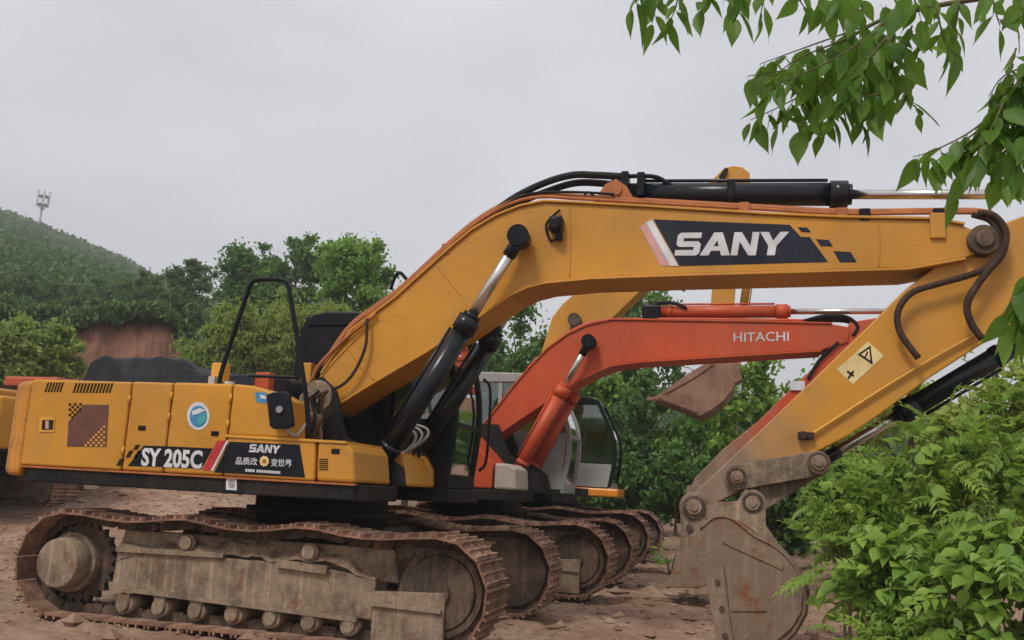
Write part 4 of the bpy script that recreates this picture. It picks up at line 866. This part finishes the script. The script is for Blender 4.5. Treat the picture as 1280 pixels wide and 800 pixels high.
def earth_bank():
    s_ = np.linspace(40, 262, 110); V = []; n = 12
    X = np.zeros((n, 110)); Y = X.copy(); Z = X.copy()
    for i, s in enumerate(s_):
        e = min(1, (s-40)/45, (262-s)/40); topy = np.interp(s, [40, 85, 110, 150, 200, 225, 262], [432, 420, 408, 402, 400, 408, 436])
        zt = zrow(s, topy, 37.5)+.07*float(fbm(np.array(s*.06), np.array(1.), 3))
        for k in range(n):
            u = k/(n-1); s0_ = s; d = 33.6+3.9*u**1.4+.28*float(fbm(np.array(s*.05), np.array(u*3.), 4))+.05*float(fbm(np.array(s*.3), np.array(u*1.2), 3)); q = place(s-17, d)
            X[k, i], Y[k, i], Z[k, i] = q[0], q[1], -.3+(zt+.3)*u**.8
    # flat shelf running back under the hill edge
    X = np.vstack([X, X[-1:]]); Y = np.vstack([Y, Y[-1:]]); Z = np.vstack([Z, Z[-1:]-.2])
    for i, s in enumerate(s_): q = place(s-17, 41); X[-1, i], Y[-1, i] = q[0], q[1]
    tag(link('earth_bank', gridmesh('earth_bank', X, Y, Z, 'red_earth')), kind='structure')
earth_bank()
def bank_fringe():
    g = np.random.default_rng(77); n = 4200; s_ = g.uniform(22, 246, n); e = np.zeros((n, 3)); P = np.zeros((n, 3))
    for i, s in enumerate(s_):
        topy = np.interp(s+17, [40, 85, 110, 150, 200, 225, 262], [432, 420, 408, 402, 400, 408, 436]); q = place(s, 37.2+g.normal()*.35); hang = max(0, .45*float(fbm(np.array(s*.09), np.array(4.), 3)))
        P[i] = (q[0], q[1], zrow(s+17, topy, 37.5)+g.uniform(-hang*.6, .55))
    tag(link('bank_grass', leaf_quads(P, .26, 'leaf_pine', 'bank_grass', None, .5, .4, 78)), 'green scrub hanging over the top edge of the red earth bank', 'scrub', kind='stuff')
FRINGE = bank_fringe
def mast():
    d_ = sight(52, 262); d_ = d_/math.hypot(d_[0], d_[1]); q = CAM+d_*262; z0 = float(hill_z(np.array(float(np.interp(math.atan2(d_[0], d_[1]), _az, _sg))), np.array(262.)))-1.5; z1 = zrow(52, 239, 262); h = z1-z0
    r = thing('radio_mast', (q[0], q[1], z0), 'thin pale radio mast with an antenna ring standing on the wooded hill', 'mast')
    b = MB(); b.tube([(0, 0, 0), (0, 0, h*.72)], .34, sub=1, taper=.24, n=10); b.build('pole', 'concrete', r)
    for zz in (h*.74, h*.9):
        b = MB(); b.cyl((0, 0, zz), (0, 0, zz+.22), 1.45, n=16); b.build('platform', 'concrete', r)
    for k in range(6):
        a = k*math.pi/3+.3; b = MB(); b.box(math.cos(a)*1.5-.16, math.cos(a)*1.5+.16, math.sin(a)*1.5-.16, math.sin(a)*1.5+.16, h*.72, h*1.0); b.build('antenna', 'decal_white', r)
    for k in range(6):
        a = k*math.pi/3; b = MB(); b.tube([(0, 0, h*.62), (math.cos(a)*1.3, math.sin(a)*1.3, h*.75)], .08, sub=1, n=6); b.build('strut', 'concrete', r)
mast()

# ------------------------------------------------------------------ foliage
def leaf_quads(P, size, mat, name, out=None, droop=.3, aspect=.55, seed=0, bend=.25):
    """one mesh of folded leaf-shaped faces at the points P; out = preferred facing"""
    g = np.random.default_rng(seed); n = len(P)
    ax = g.normal(size=(n, 3)); ax[:, 2] -= droop*1.5; ax /= np.linalg.norm(ax, axis=1)[:, None]
    nn = g.normal(size=(n, 3))*.9+(out if out is not None else 0)+np.array([0, 0, .6]); nn -= ax*(nn*ax).sum(1)[:, None]; nn /= np.linalg.norm(nn, axis=1)[:, None]+1e-9
    sd_ = np.cross(nn, ax); L_ = (size*g.uniform(.6, 1.35, n))[:, None]; W = L_*aspect*.5
    a = P-ax*L_*.5; tip = P+ax*L_*.5-nn*L_*bend*.5; l = P+sd_*W+nn*W*.35; r = P-sd_*W+nn*W*.35
    V = np.stack([a, r, tip, l], 1).reshape(-1, 3)
    me = bpy.data.meshes.new(name); me.vertices.add(4*n); me.vertices.foreach_set('co', V.ravel())
    me.loops.add(4*n); me.loops.foreach_set('vertex_index', np.arange(4*n)); me.polygons.add(n); me.polygons.foreach_set('loop_start', np.arange(n)*4)
    me.update(calc_edges=True); me.materials.append(MAT[mat]); return me
def crown_points(c, rad, n, seed, clumps=26, spread=.30, low=-1.0):
    g = np.random.default_rng(seed); d = g.normal(size=(clumps, 3)); d /= np.linalg.norm(d, axis=1)[:, None]
    rr = g.uniform(.25, 1, clumps)**.45; C = d*rr[:, None]*np.array(rad)*.92
    C[:, 2] = np.maximum(C[:, 2], low*rad[2]*.9)
    k = g.integers(0, clumps, n); e = g.normal(size=(n, 3)); e /= np.linalg.norm(e, axis=1)[:, None]
    cs = g.uniform(.6, 1.25, clumps); P = C[k]+e*np.minimum(np.abs(g.normal(0, .62, n)), 1.7)[:, None]*np.array(rad).mean()*spread*cs[k][:, None]*np.array([1.15, 1.15, .8])
    br = g.uniform(size=n) < .16; P[br] *= g.uniform(.35, 1, n)[br][:, None]
    return P+np.array(c), e
def tree(px0, py0, px1, py1, depth, mat, label, n, leaf, seed, cat='tree', group=None, name='tree', clumps=26, spread=.30, droop=.3, thick=.8, aspect=.55, base=None):
    cx = (px0+px1)/2; q = place(cx, depth); zb, zt = zrow(cx, py1, depth), zrow(cx, py0, depth)
    w = (px1-px0)/FPX*depth/2*1.02; gz = float(ground_h(q[0], q[1], False)) if base is None else base
    zb = max(zb, gz+.15); cz = (zb+zt)/2; rz_ = (zt-zb)/2
    r = thing(name, (q[0], q[1], gz), label, cat, group)
    P, e = crown_points((0, 0, cz-gz), (w, w*thick, rz_), n, seed, clumps, spread)
    P[:, 2] = np.maximum(P[:, 2], .04)
    link('crown', leaf_quads(P, leaf, mat, 'crown', e*.8, droop, aspect, seed), r)
    g = np.random.default_rng(seed+99); b = MB(); th = max(.05, (zt-gz)*.022); H = cz-gz
    b.tube([(0, 0, -.15), (g.normal()*.08, g.normal()*.08, H*.4), (g.normal()*.15, g.normal()*.15, H+rz_*.45)], th, n=7, sub=4, taper=th*.25)
    for k in range(9):
        a = g.uniform(0, 6.28); z_ = H*g.uniform(.35, 1.0); b.tube([(0, 0, z_), (math.cos(a)*w*.35, math.sin(a)*w*.35*thick, z_+rz_*.22), (math.cos(a)*w*.8, math.sin(a)*w*.8*thick, z_+rz_*g.uniform(.2, .6))], th*.45, n=5, sub=3, taper=th*.08)
    b.build('trunk', 'bark', r); return r
def hz(px, depth): return float(hill_z(np.array(float(px)), np.array(float(depth))))
# distant slope
def forest():
    g = np.random.default_rng(5); n = 15000; s = g.uniform(-200, 1150, n); d = 62+(272-62)*g.uniform(0, 1, n)**.75
    P = np.zeros((n, 3))
    for i in range(n):
        q = sight(s[i], 440); q = q/math.hypot(q[0], q[1]); P[i, :2] = CAM[:2]+q[:2]*d[i]
    P[:, 2] = hill_z(s, d)+.8; k = 14; rad = g.uniform(1.3, 2.9, n)
    e = g.normal(size=(n, k, 3)); e /= np.linalg.norm(e, axis=2)[..., None]; e[..., 2] = np.abs(e[..., 2])
    Q = (P[:, None]+e*rad[:, None, None]*np.array([1, 1, 1.1])).reshape(-1, 3)
    o = link('forest', leaf_quads(Q, np.repeat(.0062*d, k), 'leaf_forest', 'forest', e.reshape(-1, 3)*1.2, .1, .75, 3)); tag(o, 'dense green forest covering the far hillside', 'forest', kind='stuff')
forest(); FRINGE()
TG = 'trees beyond the yard'
tree(378, 282, 492, 440, 34, 'leaf_mid', 'bright green broadleaf tree rising behind the black cab roof', 15000, .19, 11, group=TG, base=2.2, clumps=75, spread=.24)
tree(312, 286, 412, 430, 44, 'leaf_dark', 'dark green round-topped tree behind the bright broadleaf tree', 13000, .22, 12, group=TG, base=hz(365, 44), clumps=70, spread=.24)
tree(258, 288, 345, 430, 47, 'leaf_dark', 'dark green tree rising highest behind the hand rail loop', 13000, .22, 13, group=TG, base=hz(300, 47), clumps=70, spread=.24)
PL = 'dark spreading pine on the slope above the red earth bank'
for i, (a, b_, c_, d_, e_) in enumerate(((196, 304, 262, 420, 52), (136, 332, 206, 415, 56), (88, 345, 160, 412, 60), (38, 352, 112, 408, 62), (-20, 338, 62, 415, 58), (150, 365, 260, 432, 45), (60, 372, 170, 425, 47), (-30, 372, 80, 425, 46))):
    tree(a, b_, c_, d_, e_, 'leaf_pine', PL, 7500, .26, 20+i, group='pines above the red earth bank', name='pine_tree', base=hz((a+c_)/2, e_), clumps=50, spread=.22, aspect=.35)
for i, (a, b_, c_, d_) in enumerate(((222, 402, 300, 490), (262, 368, 345, 490), (318, 358, 405, 490), (375, 375, 450, 490))):
    tree(a, b_, c_, d_, 31-i*.8, 'leaf_bamboo', 'pale yellowish green feathery thicket behind the hand rail loop', 13000, .19, 40+i, 'thicket', 'pale thickets behind the hand rail', 'bamboo_thicket', clumps=60, spread=.26, droop=.7, aspect=.28, base=1.0)
for i, (a, b_, c_, d_) in enumerate(((-45, 390, 48, 500), (30, 400, 104, 500), (-10, 440, 70, 500))):
    tree(a, b_, c_, d_, 29+i*.4, 'leaf_bamboo' if i < 2 else 'leaf_mid', ('pale round shrub beside the red earth bank, taller one', 'pale round shrub touching the edge of the red earth bank', 'low mid-green shrub in front of the two pale round shrubs')[i], 11000, .15, 50+i, 'shrub', None, 'round_shrub', clumps=55, spread=.28, base=.8)
back = [(468, 405, 570, 650, 33, 'leaf_dark', 'dark green tree behind the black cab'), (550, 372, 650, 650, 30, 'leaf_dark', 'dark tree behind the black boom cylinders'), (608, 358, 712, 655, 28, 'leaf_dark', 'dense dark tree behind the orange-red boom foot'),
        (690, 385, 790, 668, 26.5, 'leaf_mid', 'leafy tree behind the grey cab of the orange-red excavator'), (740, 352, 870, 520, 30, 'leaf_dark', 'loose topped tree showing over the orange-red boom'), (755, 455, 850, 676, 25, 'leaf_dark', 'dark shrubby tree under the rusty hanging bucket'),
        (825, 478, 925, 676, 24.5, 'leaf_mid', 'leafy shrub right of the rusty hanging bucket'), (895, 440, 1000, 668, 23.5, 'leaf_shrub', 'light green tree seen under the orange-red boom'), (975, 446, 1090, 668, 22, 'leaf_shrub', 'light green tree seen past the tip of the orange-red boom'),
        (800, 560, 900, 684, 22.8, 'leaf_dark', 'low dark bush at the far edge of the dirt yard'), (880, 570, 985, 684, 22, 'leaf_dark', 'low dark bush at the yard edge behind the big bucket'), (715, 560, 815, 682, 23.2, 'leaf_dark', 'low dark bush behind the rear track ends'), (1010, 560, 1120, 712, 16, 'leaf_mid', 'low green bush behind the bucket links of the yellow arm'), (930, 585, 1020, 700, 18.5, 'leaf_dark', 'small dark bush behind the big bucket, beside the low green bush'), (1060, 455, 1200, 690, 20, 'leaf_olive', 'yellowish green tree standing behind the yellow arm'), (1170, 438, 1330, 690, 17, 'leaf_olive', 'yellowish green tree behind the foreground shrubs')]
for i, (a, b_, c_, d_, e_, mt, lb) in enumerate(back):
    sz = (c_-a)*(d_-b_)/FPX**2*e_**2; tree(a, b_, c_, d_, e_, mt, lb, int(2200+430*sz), .19, 70+i, 'bush' if 'bush' in lb else 'tree', None, 'bush' if 'bush' in lb else 'tree', clumps=42, spread=.26)

# ---- large leaves that can be told apart: one object each
def leaf_mesh(name, mat, st, droop=.18, fold=.22, wave=0.0):
    V = []; F = []; n = len(st)
    for i, (t_, w) in enumerate(st):
        z = -droop*t_*t_; V += [(t_, 0, z), (t_, w, z+fold*w+wave*math.sin(t_*9)), (t_, -w, z+fold*w-wave*math.sin(t_*9))]
    for i in range(n-1): F += [(3*i, 3*i+3, 3*i+4, 3*i+1), (3*i, 3*i+2, 3*i+5, 3*i+3)]
    me = bpy.data.meshes.new(name); me.from_pydata(V, [], F); me.polygons.foreach_set('use_smooth', [True]*len(F)); me.materials.append(MAT[mat]); return me
ovate = [(0, .008), (.12, .008), (.2, .11), (.36, .19), (.52, .195), (.68, .14), (.82, .07), (.92, .022), (1, .001)]
OV = [leaf_mesh('leaf', 'leaf_overhang', [(a, b_*k) for a, b_ in ovate], d, f, w) for k, d, f, w in ((1, .15, .3, .0), (.72, .45, .5, .010), (1.1, .05, .2, .014), (.9, -.18, .6, .012))]
heart = [(0, .01), (.10, .012), (.14, .2), (.28, .30), (.45, .31), (.62, .24), (.8, .12), (.92, .035), (1, .001)]
BR = [leaf_mesh('leaf', 'leaf_broad', [(a, b_*k) for a, b_ in heart], d, f, w) for k, d, f, w in ((1, .2, .25, .01), (.85, .3, .35, .0), (1.05, .1, .12, .015))]
def frond_mesh(mat, pairs=7):
    V = []; F = []
    def add(o, d, l, w, zz):
        d = np.array(d); s_ = np.array([-d[1], d[0], 0]); k = len(V)
        V.extend([tuple(o), tuple(o+d*l*.4+s_*w+np.array([0, 0, .02*l])), tuple(o+d*l+np.array([0, 0, -zz*l])), tuple(o+d*l*.4-s_*w+np.array([0, 0, .02*l]))]); F.extend([(k, k+3, k+2, k+1)])
    for i in range(pairs):
        t_ = .16+.80*i/pairs; l = .30*(1-.55*abs(t_-.45)); o = np.array([t_, 0, .10*math.sin(t_*3)-.22*t_*t_])
        for s_ in (-1, 1): a = s_*R(62-14*t_); add(o, (math.cos(a), math.sin(a), 0), l*1.1, l*.25, .35)
    add(np.array([.96, 0, -.2]), (1, 0, 0), .26, .045, .4)
    for i in range(6):
        t0_, t1_ = i/6, (i+1)/6; z0, z1 = .10*math.sin(t0_*3)-.22*t0_**2, .10*math.sin(t1_*3)-.22*t1_**2; k = len(V); V.extend([(t0_, .006, z0), (t0_, -.006, z0), (t1_, -.006, z1), (t1_, .006, z1)]); F.append((k, k+1, k+2, k+3))
    me = bpy.data.meshes.new('frond'); me.from_pydata(V, [], F); me.materials.append(MAT[mat]); return me
leafmat('leaf_frond', (.085,.185,.026), (.36,.49,.085), .42, .5, True)
FRD = [frond_mesh('leaf_frond', p) for p in (4, 5, 6)]
def orient(o, pos, axis_, normal, size, inv=None):
    a = Vector(axis_).normalized(); n_ = Vector(normal); n_ = (n_-a*n_.dot(a)); n_ = n_.normalized() if n_.length > 1e-4 else a.orthogonal().normalized(); s_ = n_.cross(a)
    M_ = Matrix(((a.x, s_.x, n_.x, pos[0]), (a.y, s_.y, n_.y, pos[1]), (a.z, s_.z, n_.z, pos[2]), (0, 0, 0, 1))) @ Matrix.Scale(size, 4)
    o.matrix_basis = (inv @ M_) if inv is not None else M_
def overhang():
    q = CAM+FW*3.2+RT*3.3; base = np.array([q[0], q[1], float(ground_h(q[0], q[1], False))])
    r = thing('overhanging_tree', tuple(base), 'leafy green branches of a tree hanging down over the boom', 'tree')
    inv = Matrix.Translation(Vector(-base))
    twigs = [(3.3, [(1110, 24), (1060, 66), (1000, 84), (935, 95)]), (3.25, [(1100, 32), (1050, 88), (985, 128), (938, 150)]), (3.2, [(1120, 36), (1090, 95), (1040, 138), (1000, 158)]), (3.15, [(1140, 32), (1120, 95), (1092, 132), (1075, 150)]), (3.3, [(1160, 32), (1142, 78), (1132, 118), (1148, 138)]), (3.4, [(1100, 26), (1010, 58), (950, 80)]), (3.3, [(1075, 52), (1020, 110), (975, 150)]), (3.2, [(1085, 60), (1060, 120), (1030, 160)]),
             (3.15, [(1095, 40), (1040, 75), (985, 100), (955, 115)]), (3.1, [(1110, 45), (1080, 80), (1050, 110), (1020, 130)]), (3.1, [(1125, 50), (1105, 110), (1085, 120)]), (3.25, [(1060, 48), (1000, 72), (960, 100)]), (3.1, [(1270, 60), (1262, 90), (1258, 130)]), (3.05, [(1240, 150), (1200, 180), (1165, 205)]), (3.0, [(1300, 55), (1282, 95), (1272, 140)]), (3.05, [(1300, 75), (1255, 95), (1236, 120)]), (3.0, [(1295, 110), (1240, 170), (1215, 205)]), (2.95, [(1300, 150), (1268, 200), (1262, 225)]),
             (3.1, [(900, -30), (885, -8), (874, 8)]), (3.15, [(850, -30), (846, 4), (838, 26)]), (3.1, [(812, -25), (796, -6), (790, 8)]), (3.2, [(818, -25), (820, 4), (816, 26)]), (3.2, [(930, -28), (926, 0), (918, 18)]), (3.25, [(960, -25), (955, 0), (950, 20)]), (3.3, [(1000, -20), (1000, 0), (1008, 12)]), (3.3, [(1040, -20), (1040, 8)]), (3.2, [(1075, -12), (1078, 15)]),
             (3.3, [(1200, -5), (1195, 30), (1190, 50)]), (3.2, [(1240, -5), (1246, 20), (1250, 32)]), (3.2, [(1280, -2), (1270, 26)]), (3.15, [(1170, 5), (1180, 50), (1196, 70)]), (3.2, [(1140, -10), (1150, 20)]),
             (3.0, [(1330, 40), (1290, 76), (1266, 112), (1252, 150)]), (3.05, [(1268, 98), (1246, 136), (1238, 156)]), (3.05, [(1285, 96), (1222, 158), (1172, 186), (1142, 196)]), (3.0, [(1255, 128), (1226, 186), (1202, 218), (1192, 230)]), (3.0, [(1280, 108), (1264, 172), (1256, 205), (1250, 222)]), (2.95, [(1290, 130), (1280, 190), (1272, 222)]), (2.7, [(1335, 300), (1294, 346), (1264, 374), (1256, 408)]), (2.7, [(1310, 325), (1280, 380), (1272, 418)]), (2.7, [(1320, 310), (1286, 352), (1278, 380)])]
    limbs = [(3.4, [(1560, 60), (1400, 20), (1280, -4), (1200, 2), (1110, 22), (1060, 48), (1028, 66)], .012), (3.3, [(1300, -6), (1180, -30), (1000, -34), (880, -34), (806, -28)], .007), (3.05, [(1500, 20), (1380, 30), (1330, 40), (1290, 95), (1275, 120)], .008), (2.75, [(1560, 330), (1420, 280), (1335, 296), (1310, 322)], .008)]
    b = MB(); g = np.random.default_rng(4); T = q+0.0
    for d_, pts, rr in limbs: b.tube([far(x, y, d_) for x, y in pts], rr*1.3, n=6, taper=rr*.35)
    for d_, pts in twigs: b.tube([far(x, y, d_) for x, y in pts], .004, n=5, sub=4, taper=.0015)
    for d_, pts, rr in limbs:
        e = far(*pts[0], d_); b.tube([np.array([q[0], q[1], e[2]-.5]), (np.array([q[0], q[1], e[2]])+e)/2, e], rr*2.2, n=7, taper=rr*1.3)
    b.tube([(q[0], q[1], base[2]-.1), (q[0]+.03, q[1], 1.4), (q[0], q[1]+.04, 3.0), (q[0]-.03, q[1], 4.6)], .10, n=10, taper=.05); b.build('branches', 'twig', r, tuple(base))
    spots = []
    for d_, pts in twigs:
        P = np.array([far(x, y, d_) for x, y in pts]); seg = np.r_[0, np.cumsum(np.linalg.norm(np.diff(P, axis=0), axis=1))]; m_ = max(3, int(seg[-1]/.0215))
        for k in range(m_+1):
            s_ = seg[-1]*k/m_; pos = np.array([np.interp(s_, seg, P[:, i]) for i in range(3)]); spots.append((pos, k % 2 * 2-1, k == m_))
    for k in range(26):
        spots.append((far(g.uniform(1000, 1290), g.uniform(-12, 6), 3.2+g.normal()*.12), 1 if k % 2 else -1, False))
    g.shuffle(spots)
    extra = []
    for i, (pos, sd_, end) in enumerate(spots):
        out = RT*sd_*g.uniform(.15, .7)+FW*g.normal()*.4; a = out*(.35 if end else .8)+np.array([0, 0, -1.0])*g.uniform(.5, 1.2); L_ = g.uniform(.078, .152)
        nrm = -FW*g.uniform(.1, 1.0)+np.array([0, 0, 1.0])*g.uniform(.1, .9)+RT*g.normal()*.5
        if i >= 300: extra.append((pos, a, nrm, L_)); continue
        o = link('leaf', OV[int(g.integers(0, 4))], r); orient(o, pos, a, nrm, L_, inv)
    if extra:
        V = []; F = []
        for pos, a, nrm, L_ in extra:
            o_ = bpy.data.objects.new('x', None); orient(o_, pos, a, nrm, L_, inv); me = OV[int(g.integers(0, 4))]; k = len(V)
            V += [tuple(o_.matrix_basis @ v.co) for v in me.vertices]; F += [tuple(k+j for j in p.vertices) for p in me.polygons]; bpy.data.objects.remove(o_)
        me = bpy.data.meshes.new('leaves'); me.from_pydata(V, [], F); me.materials.append(MAT['leaf_overhang']); tag(link('leaves', me, r), kind='stuff')
overhang()
def fore_shrub(cx, cy, depth, rx, ry, kind, label, nleaf, nfill, seed, size, fill_mat, name='shrub'):
    g = np.random.default_rng(seed); c = far(cx, cy, depth); rxm, rzm = rx/FPX*depth, ry/FPX*depth; gz = float(ground_h(c[0], c[1], False))
    r = thing(name, (c[0], c[1], gz), label, 'shrub'); inv = Matrix.Translation(Vector((-c[0], -c[1], -gz)))
    rad = np.array([rxm, rxm*.75, rzm])
    P, e = crown_points((0, 0, c[2]-gz), rad*.9, int(nfill*.8), seed, 30, .26); P[:, 2] = np.maximum(P[:, 2], .03)
    tag(link('foliage', leaf_quads(P, size*.62, fill_mat, 'foliage', e*.9, .35, .48, seed), r), kind='stuff')
    b = MB()
    for k in range(9):
        a = g.uniform(0, 6.28); R_ = g.uniform(.3, .85); tip = np.array([math.cos(a)*rxm*R_, math.sin(a)*rxm*.7*R_, c[2]-gz+rzm*g.uniform(-.2, .7)])
        b.tube([(math.cos(a)*.08, math.sin(a)*.08, -.05), tip*np.array([.4, .4, .5]), tip], .014, n=6, sub=4, taper=.004)
    b.build('stem', 'twig', r)
    for k in range(nleaf):
        d = g.normal(size=3); d[1] -= .9; d[2] += .35; d /= np.linalg.norm(d); pos = c+d*rad*g.uniform(.78, 1.04)
        if pos[2] < gz+.05: continue
        a = np.array([d[0], d[1]*.8, .15 if kind == 'frond' else -.25])+g.normal(size=3)*.45; nrm = np.array([0, -.35, 1.0])+d*.5+g.normal(size=3)*.25
        fr_ = g.uniform() < (.36 if kind == 'frond' else .06)
        o = link('frond' if fr_ else 'leaf', (FRD if fr_ else BR)[int(g.integers(0, 3))], r); orient(o, pos, a, nrm, size*(2.1 if fr_ else 1.15)*g.uniform(.5, 1.3), inv)
fore_shrub(1208, 600, 6.7, 124, 82, 'frond', 'feathery green shrub hiding the lower end of the black bucket cylinder', 280, 5600, 201, .105, 'leaf_fill')
fore_shrub(1290, 520, 7.2, 66, 48, 'frond', 'yellowish feathery shrub below the top of the yellow arm', 170, 3200, 202, .105, 'leaf_olive')
fore_shrub(1128, 728, 6.3, 98, 84, 'broad', 'broad-leaved light green shrub touching the side of the big bucket', 240, 4600, 203, .130, 'leaf_fill')
fore_shrub(1255, 765, 5.6, 112, 130, 'broad', 'broad-leaved green shrub standing right of the shrub that touches the bucket', 240, 6000, 204, .120, 'leaf_fill')
fore_shrub(1072, 648, 7.0, 70, 48, 'frond', 'small feathery shrub below the bucket links of the yellow arm', 140, 2400, 205, .095, 'leaf_fill')
fore_shrub(1092, 700, 7.3, 66, 70, 'broad', 'leafy green shrub between the big bucket and the broad-leaved shrub', 110, 3000, 207, .12, 'leaf_fill')
fore_shrub(1135, 812, 5.7, 80, 55, 'frond', 'low feathery plant growing beneath the broad-leaved shrub beside the bucket', 80, 2600, 206, .090, 'leaf_fill')
# weed and scrap on the open dirt
def weed():
    q = on_ground(838, 718); r = thing('weed', tuple(q), 'small yellowish weed growing on the open dirt near the bucket', 'weed'); g = np.random.default_rng(8)
    b = MB()
    for k in range(6): a = k*1.05; b.tube([(0, 0, -.03), (math.cos(a)*.12, math.sin(a)*.12, .25), (math.cos(a)*.3, math.sin(a)*.3, .45+.1*g.normal())], .012, n=5, taper=.004)
    b.build('stem', 'twig', r)
    for k in range(34):
        a = g.uniform(0, 6.28); R_ = g.uniform(.05, .34); o = link('leaf', BR[k % 3], r); orient(o, (math.cos(a)*R_, math.sin(a)*R_, .08+R_*1.2*g.uniform(.6, 1.2)), (math.cos(a), math.sin(a), .1), (0, -.3, 1), g.uniform(.14, .26))
    q = on_ground(868, 716); b = MB(); r_ = .30; n = 7
    V = [(q[0]+r_*math.cos(6.28*i/n)*g.uniform(.7, 1.2), q[1]+r_*.7*math.sin(6.28*i/n), q[2]-.03) for i in range(n)]+[(q[0]+r_*.55*math.cos(6.28*i/n)*g.uniform(.7, 1.2), q[1]+r_*.4*math.sin(6.28*i/n), q[2]+.16*g.uniform(.7, 1.3)) for i in range(n)]
    b.add(V, [(i, (i+1) % n, n+(i+1) % n, n+i) for i in range(n)]+[tuple(range(n, 2*n))]); tag(b.build('stone', 'black_hose', bev=.02), 'dark lump of stone beside the small weed on the dirt', 'stone')
weed()

# ------------------------------------------------------------------ air
m = bpy.data.materials.new('haze_air'); m.use_nodes = True; t = m.node_tree; t.nodes.clear(); MAT['haze_air'] = m
v = t.nodes.new('ShaderNodeVolumePrincipled'); v.inputs['Color'].default_value = (.985, .99, 1.0, 1); v.inputs['Density'].default_value = .0013; v.inputs['Anisotropy'].default_value = .1
o = t.nodes.new('ShaderNodeOutputMaterial'); t.links.new(v.outputs[0], o.inputs['Volume'])
b = MB(); b.box(-710, 710, -65, 910, -4, 130); tag(b.build('haze', 'haze_air'), 'thin pale haze filling the air over the yard', 'haze', kind='stuff')
